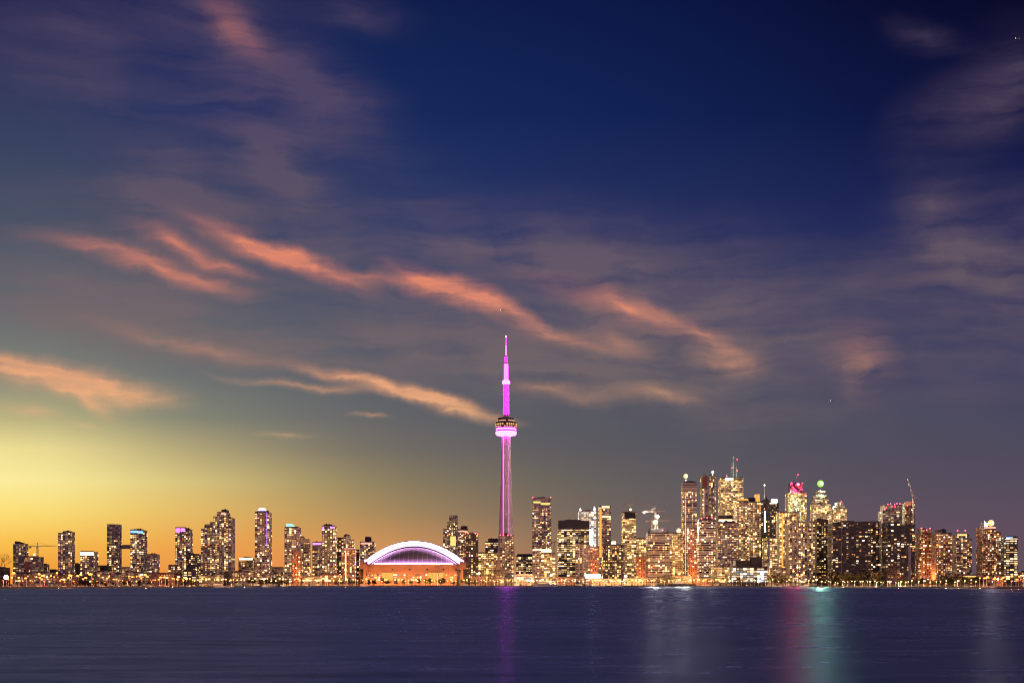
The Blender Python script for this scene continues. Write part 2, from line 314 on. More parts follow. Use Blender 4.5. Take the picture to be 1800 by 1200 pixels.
ash = N('ShaderNodeAddShader', t); L(b.outputs[0], ash.inputs[0], t); L(df.outputs[0], ash.inputs[1], t); L(ash.outputs[0], t.nodes['Material Output'].inputs[0], t)
txw = N('ShaderNodeTexCoord', t)
mp1 = N('ShaderNodeMapping', t); mp1.inputs['Scale'].default_value = (.09, .34, 1); L(txw.outputs['Object'], mp1.inputs[0], t)
n1 = N('ShaderNodeTexNoise', t); n1.inputs['Scale'].default_value = 1; n1.inputs['Detail'].default_value = 8; n1.inputs['Roughness'].default_value = .62; L(mp1.outputs[0], n1.inputs[0], t)
mp2 = N('ShaderNodeMapping', t); mp2.inputs['Scale'].default_value = (.0025, .012, 1); L(txw.outputs['Object'], mp2.inputs[0], t)
n2 = N('ShaderNodeTexNoise', t); n2.inputs['Scale'].default_value = 1; n2.inputs['Detail'].default_value = 4; L(mp2.outputs[0], n2.inputs[0], t)
rr = N('ShaderNodeMapRange', t); rr.inputs[1].default_value = .3; rr.inputs[2].default_value = .7; rr.inputs[3].default_value = .24; rr.inputs[4].default_value = .29
L(M('ADD', M('MULTIPLY', n1.outputs[0], .5, tree=t), M('MULTIPLY', n2.outputs[0], .5, tree=t), tree=t), rr.inputs[0], t); L(rr.outputs[0], b.inputs['Roughness'], t)
gcol = N('ShaderNodeMix', t, data_type='RGBA')
gr = N('ShaderNodeMapRange', t); gr.inputs[1].default_value = .31; gr.inputs[2].default_value = .69
L(M('ADD', M('MULTIPLY', n1.outputs[0], .6, tree=t), M('MULTIPLY', n2.outputs[0], .4, tree=t), tree=t), gr.inputs[0], t); L(gr.outputs[0], gcol.inputs[0], t)
gcol.inputs[6].default_value = (.25, .36, .42, 1); gcol.inputs[7].default_value = (.68, .88, .97, 1); L(gcol.outputs[2], b.inputs['Color'], t)
# wave facets far smaller than a pixel: long crests lying across the view, normals tilted south so the water mirrors the higher sky
mp3 = N('ShaderNodeMapping', t); mp3.inputs['Scale'].default_value = (.9, 3.1, 1); L(txw.outputs['Object'], mp3.inputs[0], t)
n3 = N('ShaderNodeTexNoise', t); n3.inputs['Scale'].default_value = 1.0; n3.inputs['Detail'].default_value = 2.0; L(mp3.outputs[0], n3.inputs[0], t)
v1 = N('ShaderNodeVectorMath', t, operation='SUBTRACT'); L(n3.outputs['Color'], v1.inputs[0], t); v1.inputs[1].default_value = (.5, .5, .5)
v2 = N('ShaderNodeVectorMath', t, operation='MULTIPLY'); L(v1.outputs[0], v2.inputs[0], t); v2.inputs[1].default_value = (.05, .16, 0)
v3 = N('ShaderNodeVectorMath', t, operation='ADD'); L(v2.outputs[0], v3.inputs[0], t); v3.inputs[1].default_value = (0, -.105, 1)
v4 = N('ShaderNodeVectorMath', t, operation='NORMALIZE'); L(v3.outputs[0], v4.inputs[0], t); L(v4.outputs[0], b.inputs['Normal'], t)
# the flatter facets between them, which carry the long streaks of the city lights
b2 = N('ShaderNodeBsdfGlossy', t, distribution='MULTI_GGX'); b2.inputs['Anisotropy'].default_value = .32; L(tgv.outputs[0], b2.inputs['Tangent'], t)
b2.inputs['Roughness'].default_value = .45; g2 = N('ShaderNodeMix', t, data_type='RGBA'); L(gr.outputs[0], g2.inputs[0], t); g2.inputs[6].default_value = (.07, .08, .12, 1); g2.inputs[7].default_value = (.21, .23, .33, 1); L(g2.outputs[2], b2.inputs['Color'], t)
v5 = N('ShaderNodeVectorMath', t, operation='ADD'); L(v2.outputs[0], v5.inputs[0], t); v5.inputs[1].default_value = (0, -.012, 1)
v6 = N('ShaderNodeVectorMath', t, operation='NORMALIZE'); L(v5.outputs[0], v6.inputs[0], t); L(v6.outputs[0], b2.inputs['Normal'], t)
as2 = N('ShaderNodeAddShader', t); L(ash.outputs[0], as2.inputs[0], t); L(b2.outputs[0], as2.inputs[1], t); L(as2.outputs[0], t.nodes['Material Output'].inputs[0], t)
w = MB(); w.v = [(-45000,-400,0),(45000,-400,0),(45000,42000,0),(-45000,42000,0)]; w.face((0,1,2,3))
tag(w.build('water', wm_), kind='structure')
# ------------------------------------------------------------------ the towers: (kind, x0, x1, top, distance, facade, windows, label, options)
AT, OT, AB, OB = 'apartment_tower', 'office_tower', 'apartment_block', 'office_block'
T = [
 # ---- west
 (OB,-8,18,997,2050,'dark','few','low dark block at the far left edge beside the bare tree',{}),
 (AT,23,50,955,2300,'glass','few','mostly unlit tower with a peaked sloping roof, leftmost of the towers',{'slope':(27,50,951,956)}),
 (AB,44,77,978,2280,'mauve','few','unfinished grid-fronted block with a lamp and crane on its roof',{'bands':[('brick_panel',45,54,986,1012,'REDB')],'lamp':[(65,974,1.6)]}),
 (AB,73,87,991,2320,'glass','home','short block stepped against the right side of the craned unfinished block',{}),
 (OB,86,104,1001,2400,'dark','few','low dark flat block just left of the first two-part lit tower',{}),
 (AT,102,132,934,2300,'glass','dense','lit tower in two joined halves, the left half a little lower',{'tiers':[(102,114,937),(113,132,934)]}),
 (AB,131,142,990,2450,'dark','few','narrow unlit block between the two-part tower and the white-topped block',{}),
 (AB,141,173,969,2300,'mauve','dense','mid-height block with two brilliant white top storeys',{'bands':[('crown_light',142,158,970.5,975.5,'cool'),('crown_light',160,172,970.5,975,'cool')]}),
 (OB,172,196,994,2350,'dark','few','low dark block at the foot of the slender bridged tower, left of it',{}),
 (AT,188,214,921,2400,'glass','home','slender dark tower with a slanting roof at the left end of the skybridge',{'slope':(188,214,921,922.5),'dark_top':948}),
 (AT,229,259,931,2400,'glass','dense','tower with a blue light crown at the right end of the skybridge',{'bands':[('crown_light',230,245,932,936,'blue'),('crown_light',246,258,933,937,'blue')]}),
 (AB,258,281,974,2350,'mauve','home','flat-roofed block standing right against the blue-crowned tower',{'pent':[(262,279,973)]}),
 (AB,296,321,993,2300,'brick','home','low brick block left of the purple-crowned tower',{}),
 (AT,308,339,927,2400,'glass','home','tower with a purple light crown',{'tiers':[(308,332,927),(331,339,930)],'bands':[('crown_light',309,318,928,935,'magenta'),('crown_light',320,329,928,934,'magenta')]}),
 (AB,327,356,971,2330,'dark','home','dark stepped block between the purple-crowned tower and the great stepped tower',{'tiers':[(327,338,971),(337,356,974)]}),
 (AT,353,415,900,2260,'glass','dense','great tower rising in steps to a lit lantern near its right end',{'tiers':[(353,361,930),(360,372,922),(371,379,918),(378,386,908),(385,404,900),(403,414,909)],'pent':[(393,403,895)],'bands':[('lantern_light',394,402,900,904,'pinkrow')]}),
 (AB,419,450,983,2330,'mauve','slim','short block under a glowing rounded crown left of the lilac-topped tower',{'bands':[('crown_light',421,449,980,983.5,'warm')],'dome':(424,447,978,'CAP')}),
 (AT,448,478,900,2300,'mauve','dense','tall tower topped by a glowing lilac lantern',{'bands':[('edge_light',472.5,473.2,900,960,'purple')],'pent':[(451,473,896)],'bands2':[('crown_light',452,471,892.5,897,'lilac')]}),
 (OB,476,502,997,2400,'mauve','home','low block between the lilac-topped and the cyan-topped towers',{}),
 (AT,500,529,926,2300,'mauve','home','tower with a slanted cyan glass top',{'bands2':[('crown_light',503,521,920,926,'cyan')]}),
 (AB,513,531,968,2200,'brick','red','red-lit brick block standing in front of the cyan-topped tower',{}),
 (AT,528,546,948,2380,'mauve','dense','slim pale tower right behind the red-lit brick block',{'tiers':[(528,535,943),(534,546,948)]}),
 (AT,549,568,953,2380,'glass','home','short tower with a violet band round its roof edge',{'bands':[('crown_light',550,567,953.5,957,'purple')],'dark_top':968}),
 (AT,566,592,924,2300,'glass','dense','tower with a black roof cap outlined in violet lights',{'pent':[(569,585,921)],'bands':[('crown_light',567,570,925,931,'purple'),('crown_light',582,591,925,928,'purple')]}),
 (AB,591,606,945,2420,'dark','home','dark narrow block showing behind the violet-capped tower, right of it',{}),
 (AT,604,624,941,2360,'mauve','home','tower with a black flat cap above two square light frames',{'tiers':[(604,616,941),(615,624,949)],'pent':[(605,614,939)]}),
 (AB,600,626,965,2200,'brick','dense','brick block with a tall white light strip up its front',{'bands':[('light_strip',607.5,609.3,970,1020,'warm'),('crown_light',605,624,963,964.5,'pinkrow')]}),
 (AB,622,633,966,2480,'dark','few','unlit narrow block just left of the stadium',{}),
 (AT,633,660,952,2950,'mauve','home','tower with a rosy light band, rising behind the left end of the stadium arch',{'pent':[(642,653,943)],'bands':[('crown_light',635,656,953,956,'pinkrow')]}),
 # ---- centre
 (AT,779,805,906,3050,'glass','home','grey tower in three rising steps behind the right end of the stadium arch',{'tiers':[(779,789,930),(786,792,918),(790,805,906)],'bands':[('lit_panel',788,802,942,959,'yellow')]}),
 (AT,805,823,930,2950,'brick','rose','brick tower with a rosy row of lights under its black cap',{'pent':[(810,822,924)],'bands':[('crown_light',806,822,932,934.5,'pinkrow')]}),
 (AT,819,841,938,2450,'dark','home','dark tower with red roof lamps between the stadium and the needle tower',{'beacons':[(823,937),(836,937),(840,938.5)]}),
 (AB,853,877,952,2980,'dark','office','office block under a black cap behind the left leg of the needle tower',{'pent':[(858,877,946)]}),
 (AB,841,873,971,2500,'brick','shop','brightly lit orange block left of the needle tower base',{}),
 (AT,879,903,941,2450,'glass','home','condo tower standing right in front of the needle tower base',{'pent':[(886,893,937)],'beacons':[(879.5,940),(885,940),(893,940),(898.5,940.5)]}),
 (OB,907,937,977,3050,'dark','office','low office block under a black cap right of the needle tower leg',{'pent':[(909,936,973)]}),
 (OT,935,969,875,2900,'glass','home','tall flat-topped tower with a yellow crown and red corner lamps',{'beacons':[(936,874),(968,874)],'bands':[('crown_light',937,950,880.5,884,'yellow'),('crown_light',950,967,883,887,'yellow'),('podium_light',936,969,965,970,'warm')],'dark_top':890}),
 (AB,936,952,968,2400,'mauve','home','slim grey block at the foot of the yellow-crowned tower',{}),
 (AB,951,976,972,2440,'tan','shop','amber-lit block at the foot of the yellow-crowned tower',{'vlit':'gold'}),
 (OT,980,1036,915,2700,'dark','office','broad office tower with a windowless dark top and long lit floors',{'dark_top':930,'bands':[('cap_band',980,1036,915.5,927,'CAP')]}),
 (OT,1016,1048,898,2980,'pale','bright','brilliant white tower with glowing corner spires',{'spires':[(1019,893),(1045,890)],'bands':[('lit_panel',1033,1042,930,957,'cool')]}),
 (OT,1052,1074,890,2900,'mauve','home','slender tower with a golden lit fin down its left edge',{'bands':[('lit_fin',1052.5,1056.5,895,980,'gold'),('crown_light',1057,1071,889.5,892,'warm'),('crown_light',1057,1073,907,908.5,'warm')]}),
 (AT,1011,1037,955,2450,'mauve','rose','condo tower with pale vertical frames in front of the broad office tower',{'bands':[('frame_strip',1017,1018,957,1025,'WHITE'),('frame_strip',1024,1025,957,1025,'WHITE'),('frame_strip',1031,1032,957,1025,'WHITE')]}),
 (AB,1033,1053,962,2500,'brick','red','red brick block between the white-framed condo and the dark grid condo',{'bands':[('crown_light',1036,1044,962.5,964.5,'pinkrow')]}),
 (AT,1058,1096,957,2430,'dark','dense','wide dark grid condo with a small lit box on its roof',{'bands2':[('roof_box_light',1075,1082,951,956.5,'warm')]}),
 (OT,1093,1118,900,2850,'tan','gold','yellow-lit tower under construction carrying a crane and a lamp',{'bands':[('bare_concrete_top',1096,1117,900.5,911,'CAP')],'lamp':[(1108,895,2.0)]}),
 (OB,1117,1136,946,2900,'tan','gold','short yellow-lit block right of the craned yellow tower',{}),
 (AB,1117,1136,978,2450,'brick','red','red-lit low block in front of the short yellow-lit block',{}),
 (AT,1135,1181,936,2450,'slab','home','broad condo with long mauve balcony slabs and a floodlit crane site on top',{'pent':[(1139,1175,929)],'lamp':[(1150,917,3.4),(1154.5,907,2.6)],'masts':[(1150,917),(1154.5,907)],'beacons':[(1163,931)]}),
 (OB,1180,1201,936,2550,'tan','gold','narrow golden block topped by a bright lamp beside the tallest rounded tower',{'lamp':[(1193,932,3.2)]}),
 (AT,1197,1225,848,2900,'slab','slim','very tall rounded tower topped by one blazing amber lamp',{'dome':(1199,1224,845,'CAP'),'lamp':[(1204,836,3.6)],'masts':[(1204,836)],'bands':[('orange_strip',1202,1203.6,880,1010,'gold')],'dark_top':862}),
 (AT,1231,1259,836,3000,'piers','slim','very tall dark tower with vertical piers and a small flame-like lamp on top',{'lamp':[(1253,829,2.2)],'masts':[(1253,829),(1240,832)],'bands':[('side_panel',1232,1240,838,856,'REDB'),('wall_strip',1234,1235,860,925,'pinkrow')]}),
 (OT,1263,1307,839,3150,'pale','gold','tall flat-topped gold-lit bank tower carrying twin antenna masts',{'bands':[('sign_light',1272,1286,840,844,'white'),('roof_band',1286,1306,840,844,'GOLD')],'antennas':[(1284.5,806,.9),(1288.5,800,1.1),(1294.5,806,.7)],'beacons':[(1284.5,822),(1294.5,807),(1294.5,827),(1274,836)]}),
 (OB,1259,1288,906,2700,'dark','office','dark-capped office block in front of the antenna bank tower',{'dark_top':914,'bands':[('lit_floor',1260,1287,912.5,915.5,'warm')]}),
 (AT,1290,1338,880,2800,'tan','dense','broad condo with glowing gold blocks on its roof',{'tiers':[(1290,1314,880),(1313,1338,882)],'bands2':[('gold_crown',1295,1313,876,886,'gold'),('gold_crown',1328,1336,868,883,'gold')],'pent':[(1311,1337,874)],'lamp':[(1326,938,1.8)]}),
 (OT,1335,1353,880,2950,'dark','few','black tower with a thin white-tipped spire and a swept fin',{'spires2':[(1343,852)],'bands':[('light_strip',1342,1344,898,935,'cool')]}),
 (OT,1347,1369,884,3050,'dark','home','dark banded tower with a white rooftop sign',{'bands2':[('rooftop_sign',1354,1366,877,880,'cool')],'bands':[('lit_edge',1347,1362,883.5,885,'warm')]}),
 (OB,1340,1366,945,2750,'tan','gold','bright yellow block with a plain pink column up its front',{'bands':[('pink_column',1346,1350,943,990,'CONC')]}),
 (OT,1380,1418,866,3200,'tan','gold','golden tower under a red-lit crown',{'bands2':[('red_crown',1384,1410,848,864,'CAP')],'lamp_red':[(1398,852,3.0)],'beacons':[(1386,848),(1400,834),(1390,856),(1394,860),(1406,860),(1402,857),(1409,849)],'antennas':[(1400,836,.5)]}),
 (OT,1424,1461,885,3150,'pale','gold','stepped golden tower carrying a brilliant green beacon',{'steps':[(1427,1456,876),(1430,1452,870),(1434,1450,862)],'lamp_green':[(1441,849,3.6)],'masts':[(1441,849)]}),
 (OT,1460,1489,893,3150,'pale','gold','smaller stepped golden tower right of the green beacon tower',{'steps':[(1464,1485,888),(1468,1482,882)],'beacons':[(1476,881)]}),
 (OT,1364,1405,900,2800,'tan','gold','yellow-edged slab tower below the red-crowned tower',{'bands':[('gold_edge',1368,1371,901,1000,'gold'),('roof_fin',1379,1381,899,911,'GOLD'),('roof_fin',1389,1391,899,911,'GOLD'),('roof_fin',1399,1401,899,911,'GOLD')]}),
 (AT,1225,1258,913,2450,'slab','home','condo with mauve slab balconies and three red lamps along its roof',{'pent':[(1231,1253,910)],'beacons':[(1230,911),(1241,909.5),(1251,910)]}),
 (AT,1257,1298,919,2480,'mauve','home','condo with a rounded dark top in front of the gold-roofed condo',{'pent':[(1270,1292,915)],'beacons':[(1291,914)]}),
 (AB,1208,1227,928,2520,'brick','rose','orange-lit narrow condo squeezed between the rounded tower and the three-lamp condo',{}),
 (AT,1380,1433,917,2450,'piers','dense','broad condo of tall pale piers and small lit windows beside the black-topped condo',{'tiers':[(1380,1391,921),(1390,1412,917),(1411,1422,925),(1421,1433,917)]}),
 (AT,1431,1456,913,2480,'dark','home','condo with a black square top, left of the long dark slab',{'pent':[(1432,1442,911)]}),
 # ---- east
 (AB,1454,1549,916,2350,'dark','night','long dark condo slab with scattered rows of lit windows',{'tiers':[(1454,1471,919),(1470,1496,916),(1494,1529,917),(1528,1549,916.5)],'bands':[('white_pier',1546.5,1548,917,1012,'WHITE'),('ribbed_end',1471,1472,918,1012,'CONC'),('ribbed_end',1529,1530,918,1012,'CONC')]}),
 (AB,1549,1609,918,2300,'dark','night','black condo block with a bare grey concrete strip at its right end',{'tiers':[(1549,1576,918),(1573,1608,923)],'bands':[('concrete_strip',1594,1600,960,1018,'CONC'),('concrete_strip',1573,1576,922,1018,'CONC')],'lamp':[(1602.5,931,1.1)]}),
 (AT,1543,1586,887,2750,'glass','office','tall curved tower ringed with red lamps around its top',{'tiers':[(1543,1549,897),(1548,1586,887)],'beacons':[(1547,895),(1550,891),(1554,886),(1560,885),(1563,890),(1569,886),(1574,884.5),(1581,885),(1570,890)],'dark_top':899,'vlit':.35}),
 (AT,1584,1609,884,2800,'brick','few','orange-topped unfinished tower standing beside the luffing crane',{'bands':[('orange_scaffold',1585,1600,881,888,'pinkrow2')],'beacons':[(1590,888)]}),
 (AT,1609,1638,931,2430,'brick','rose','rosy condo with notched top right of the black condo block',{'tiers':[(1609,1614,940),(1612,1622,929),(1621,1632,932),(1631,1638,929)],'beacons':[(1614,928),(1626,931),(1634,928)]}),
 (AT,1636,1674,937,2380,'brick','rose','brown condo under a plain black rooftop box',{'pent':[(1644,1662,930)]}),
 (AT,1672,1709,940,2420,'mauve','rose','condo with two red lamps over an amber roof edge',{'tiers':[(1672,1702,940),(1701,1709,948)],'bands':[('crown_light',1673,1696,938.5,941,'amber')],'beacons':[(1674,932),(1692.5,932)],'masts':[(1674,932),(1692.5,932)]}),
 (AT,1716,1760,934,2350,'brick','rose','brown tower with a blazing white lamp beside its black roof hut',{'tiers':[(1716,1747,926),(1745,1760,935)],'pent':[(1722,1731,917)],'lamp':[(1739,918.5,4.0)],'bands':[('roof_edge',1718,1746,925.5,928.5,'pinkrow')]}),
 (OT,1759,1789,943,2300,'dark','office','lit office tower with a blue-white roof sign, rightmost of the towers',{'bands':[('rooftop_sign',1760,1776,943.5,945.5,'blue')]}),
 # ---- low buildings along the front
 (AB,26,62,1008,1900,'brick','home','low lit terrace at the foot of the peaked-roof tower',{}),
 (AB,62,100,1006,2000,'mauve','home','low lit terrace at the foot of the craned unfinished block',{}),
 (AB,99,136,1010,1950,'brick','home','low brick terrace at the foot of the two-part tower',{}),
 (OB,140,170,1013,1950,'dark','few','low dark shed among trees below the white-topped block',{}),
 (AB,170,215,1006,2000,'mauve','home','low block with rows of lit windows below the slender bridged tower',{'tiers':[(170,196,1003),(194,215,1010)]}),
 (AB,214,262,1003,2050,'mauve','home','low dark-roofed block below the blue-crowned tower',{'tiers':[(214,235,997),(233,262,1006)]}),
 (AB,262,306,1007,2050,'brick','red','low red-lit row right of the blue-crowned tower',{}),
 (OB,322,350,1002,2100,'dark','office','small black office block with three bright yellow floors',{'dark_top':1005}),
 (AB,350,393,1010,2150,'tan','shop','amber-lit shops at the foot of the great stepped tower',{}),
 (OB,392,414,1003,2050,'dark','none','plain black windowless silo block near the shore',{'cyl':True}),
 (AB,413,446,1004,2120,'mauve','slim','low mauve block dotted with lights right of the black silo block',{}),
 (OB,446,478,1014,2150,'pale','bright','low white-lit pavilion at the foot of the lilac-topped tower',{}),
 (OB,531,566,1012,2150,'tan','shop','low golden shopfronts right of the red-lit brick block',{}),
 (OB,566,600,1009,2200,'brick','shop','low orange shopfronts below the violet-capped tower',{}),
 (OB,868,888,1001,2250,'dark','few','black open-framed low building left of the condo before the needle tower',{}),
 (OB,826,868,1011,2300,'brick','red','low red-lit building between the stadium and the needle tower base',{}),
 (OB,903,938,1012,2300,'pale','bright','low white-lit terminal with a curved roof right of the needle tower base',{'dome':(903,938,1008,'WHITE')}),
 (OB,976,1012,1014,2300,'brick','rose','low dim brick building left of the white-framed condo',{}),
 (OB,1040,1092,1017,2250,'tan','shop','low golden restaurant row under the bright white billboard',{}),
 (OB,1096,1138,1016,2250,'tan','shop','low golden restaurant row below the craned yellow tower',{}),
 (OB,1152,1182,1011,2180,'dark','few','black shed on the quay below the mauve-slab condo',{'tiers':[(1152,1166,1013),(1165,1182,1010)]}),
 (OB,1183,1216,1012,2250,'tan','shop','low golden building beside the quay flagpole',{}),
 (OB,1216,1254,1015,2230,'brick','shop','low bright shops below the three-lamp condo',{}),
 (AB,1250,1284,995,2300,'tan','gold','amber warehouse lofts left of the black-roofed terminal',{}),
 (OB,1281,1349,996,2200,'dark','bright','broad quayside terminal with a black stepped roof and a grid of white windows',{'pent':[(1288,1318,984),(1316,1340,979)],'pal':'white'}),
 (OB,1349,1381,998,2350,'tan','gold','low yellow office with even lit floors right of the black-roofed terminal',{}),
 (OB,1482,1530,1004,2280,'dark','office','low building with long lit strips behind the trees below the long dark slab',{}),
 (OB,1660,1732,1010,2200,'brick','few','long low brick hall with an amber eave light right of the brown condo',{'bands':[('eave_light',1684,1712,1012,1013.6,'amber')]}),
 (OB,1746,1764,1013,2050,'brick','red','red-lit low pavilion at the foot of the brown lamp-topped tower',{}),
 (OB,1788,1812,1004,2300,'brick','rose','low brick building at the far right edge',{}),
]
MATS = dict(CAP=CAP, REDB=REDB, WHITE=WHITE, CONC=CONC, GOLD=GOLD)
EMS['pinkrow2'] = em('orange_site_light', (1,.32,.16), .55)
def pm(k): return MATS.get(k) or EMS[k]
RECTS = []
for (kind, x0, x1, top, Y, fac, win, label, o) in T:
    for (a, b_, t_) in o.get('tiers', [(x0, x1, top)]): RECTS.append((a, b_, t_, Y))
RECTS.append((640, 815, 985, 2560))
def hidden(px, py, Y):
    return any(Yr < Y - 4 and a + 1.0 < px < b_ - 1.0 and py > t_ + 1.0 for a, b_, t_, Yr in RECTS)
def lamp_ball(root, name, p, r, m):
    q = MB(); q.ball((0, 0, 0), r, n=12, m=8); return q.build(name, m, root, loc=p, smooth=True)
BEACON = {}
def beacon(root, p):
    if 'm' not in BEACON:
        q = MB(); q.ball((0, 0, 1.6), 1.05, 0, 8, 6); q.bar((0, 0, 0), (0, 0, .8), .25, 1); BEACON['m'] = q.mesh('warning_lamp', [EMS['red'], BLACK])
    o = D.objects.new('warning_lamp', BEACON['m']); C.objects.link(o); o.parent = root; o.location = (p[0], p[1], p[2] - 1.6)
LAMP_W = em('blazing_floodlight', (1, .84, .60), 13000); LAMP_G = em('green_beacon_light', (.42, 1, .58), 60000); LAMP_R = em('red_crown_light', (1, .02, .07), 90000)
LAMP_Q = em('tall_quay_lamp', (1, .72, .36), 60); HALO_W = em('amber_lamp_halo', (1, .56, .14), 1.6); HALO_G = em('green_lamp_halo', (.36, 1, .10), 1.5); HALO_R = em('red_lamp_halo', (1, .04, .08), 1.6)  # the amber, green and red balls stand in for the halo round each lamp
def building(idx, kind, x0, x1, top, Y, fac, win, label, o):
    rnd = random.Random(1000 + idx * 17)
    Wp = (x1 - x0) / F * Y
    d = o.get('d') or max(12.0, min(38.0, Wp * .8))
    mid = (x0 + x1) / 2
    s = abs(mid - 900) * d / (Y + d)
    s = min(s, (x1 - x0) * .35)
    f0, f1 = (x0 + s, x1) if mid > 900 else (x0, x1 - s)
    cx = X((f0 + f1) / 2, Y)
    root = thing(kind, label, 'tower' if kind.endswith('tower') else 'building', (cx, Y, GZ))
    fx = lambda px: X(f0 + (px - x0) / (x1 - x0) * (f1 - f0), Y) - cx          # local x on the front
    fz = lambda py: Z(py, Y) - GZ
    body = MB(); tiers = o.get('tiers', [(x0, x1, top)]); faces = []
    inner = max(tiers, key=lambda t_: -t_[0]) if mid > 900 else max(tiers, key=lambda t_: t_[1])
    if o.get('cyl'):
        r = (fx(x1) - fx(x0)) / 2; body.lathe([(r, 0), (r, fz(top) - 1), (r * .96, fz(top))], 28, 0, r)
    else:
        for i, (a, b_, t_) in enumerate(tiers):
            xa, xb, z1, y0 = fx(a), fx(b_), fz(t_), i * .7
            if i: xa -= .06
            sl = o.get('slope')
            body.box(xa, xb, y0, d - i * .5, 0, z1, 0, 1)
            if sl:                                                         # wedge roof
                zl, zr = fz(sl[2]), fz(sl[3]); bb = len(body.v); ya, yb = .4, d - .4; xl, xr = fx(sl[0]), fx(sl[1]) - .3
                body.v += [(xl, ya, z1), (xr, ya, z1), (xr, yb, z1), (xl, yb, z1), (xl, ya, zl + .5), (xr, ya, zr + .5), (xr, yb, zr + .5), (xl, yb, zl + .5)]
                for q in ((0,1,5,4),(1,2,6,5),(2,3,7,6),(3,0,4,7),(4,5,6,7)): body.face([bb + k for k in q], None, 1)
            else:                                                          # parapet
                body.box(xa + .15, xb - .15, y0 + .2, y0 + .6, z1, z1 + 1.1, 1)
            faces.append(('f', xa, xb, y0, z1))
            if (a, b_, t_) == inner and s > 1.2:
                faces.append(('s', xa if mid > 900 else xb, y0, d - i * .5, z1))
        for i, (a, b_, t_) in enumerate(o.get('steps', [])):               # set-back upper storeys
            z0 = fz(top) if i == 0 else fz(o['steps'][i - 1][2]); ins = 1.5 * (i + 1)
            body.box(fx(a), fx(b_), ins, d - ins, z0, fz(t_), 0, 1); faces.append(('u', fx(a), fx(b_), ins, fz(t_), z0))
    body.build('body', [FM[fac], ROOF], root)
    # roof machinery
    pents = list(o.get('pent', []))
    if not pents and not o.get('slope') and not o.get('steps') and not o.get('dome') and not o.get('cyl') and not o.get('bands2') and kind.endswith('tower') and rnd.random() < .75 and (x1 - x0) > 16:
        a, b_, t_ = rnd.choice(tiers); k = rnd.uniform(.15, .35)
        pents.append((a + (b_ - a) * k, b_ - (b_ - a) * rnd.uniform(.2, .4), t_ - rnd.uniform(1.2, 2.2)))
    for (a, b_, t_) in pents:
        base = min([fz(tt) for (ta, tb, tt) in tiers if tb > a + .5 and ta < b_ - .5] or [fz(top)])
        q = MB(); q.box(fx(a), fx(b_), d * .18, d * .75, base, fz(t_), 0, 1)
        for kk in range(2):
            ux = fx(a) + (fx(b_) - fx(a)) * rnd.uniform(.2, .8); q.box(ux - 1, ux + 1, d * .3, d * .3 + 2, fz(t_), fz(t_) + rnd.uniform(.8, 2), 1)
        q.build('penthouse', [CAP, ROOF], root)
    if o.get('dome'):
        a, b_, t_, mk = o['dome']; q = MB(); zb = fz(top); hh = max(1.5, fz(t_) - zb); xa, xb = fx(a), fx(b_); c_ = (xa + xb) / 2; hw = (xb - xa) / 2
        rings = []
        for j in range(13):
            an = math.pi * j / 12; rings.append([(c_ - hw * math.cos(an), y_, zb + z_) for y_, z_ in ((.5, 0), (.5, .05 + hh * math.sin(an)), (d - .5, .05 + hh * math.sin(an)), (d - .5, 0))])
        q.loft(rings, 0); q.build('curved_roof', MATS[mk], root)
    for (nm, a, b_, t0, t1, mk) in o.get('bands', []):
        q = MB(); fr = 0.0
        for i, (ta, tb, tt) in enumerate(tiers):
            if ta - .01 <= (a + b_) / 2 <= tb: fr = i * .7
        q.box(fx(a), fx(b_), fr - .45, fr + .6, fz(t1), fz(t0), 0); q.build(nm, pm(mk), root)
    for (nm, a, b_, t0, t1, mk) in o.get('bands2', []):
        q = MB(); zt = fz(t0); dd = d * (.6 if 'sign' not in nm else .2)
        if nm == 'crown_light' and mk == 'cyan': q.box(fx(a), fx(b_), d * .15, dd, fz(t1), zt, 0, None, fx(a), fx(a) + (fx(b_) - fx(a)) * .55)
        elif mk == 'lilac': q.box(fx(a), fx(b_), d * .15, dd, fz(t1), zt, 0, None, fx(a) + (fx(b_) - fx(a)) * .25, fx(b_) - (fx(b_) - fx(a)) * .25)
        else: q.box(fx(a), fx(b_), d * .1, dd, min(fz(t1), fz(top)), zt, 0)
        if nm == 'rooftop_sign': q.build(nm, pm(mk), root); continue
        q.build(nm, pm(mk), root)
    for (px, py) in o.get('spires', []):
        q = MB(); q.box(fx(px) - 2.2, fx(px) + 2.2, 1, 5, fz(top), fz(py), 0, None, fx(px) - .6, fx(px) + .6, 2, 4); q.build('corner_spire', EMS['cool'], root)
    for (px, py) in o.get('spires2', []):
        q = MB(); q.bar((fx(px), 4, fz(top)), (fx(px), 4, fz(py)), 1.6, 0, 6, .4); q.build('spire', STEEL, root)
        q = MB(); x_ = fx(px) + 2; zt = fz(top); bb = len(q.v)
        for y_ in (4, 6): q.v += [(x_, y_, zt), (x_ + 9, y_, zt), (x_ + 4, y_, zt + 5), (x_ + 1, y_, zt + 13)]
        for f_ in ((0,1,2,3),(7,6,5,4),(0,4,5,1),(1,5,6,2),(2,6,7,3),(3,7,4,0)): q.face([bb + k for k in f_])
        q.build('roof_fin', CAP, root); lamp_ball(root, 'spire_lamp', (fx(px), 4, fz(py)), 1.1, EMS['white'])
    for (px, pt, r) in o.get('antennas', []):
        q = MB(); zt, zb = fz(pt), fz(top); q.bar((fx(px), d * .4, zb), (fx(px), d * .4, zt), r, 0, 6, r * .5)
        for k in range(1, 6): zz = zb + (zt - zb) * k / 6; q.bar((fx(px) - r * 1.6, d * .4, zz), (fx(px) + r * 1.6, d * .4, zz), r * .35)
        q.build('antenna', STEEL, root)
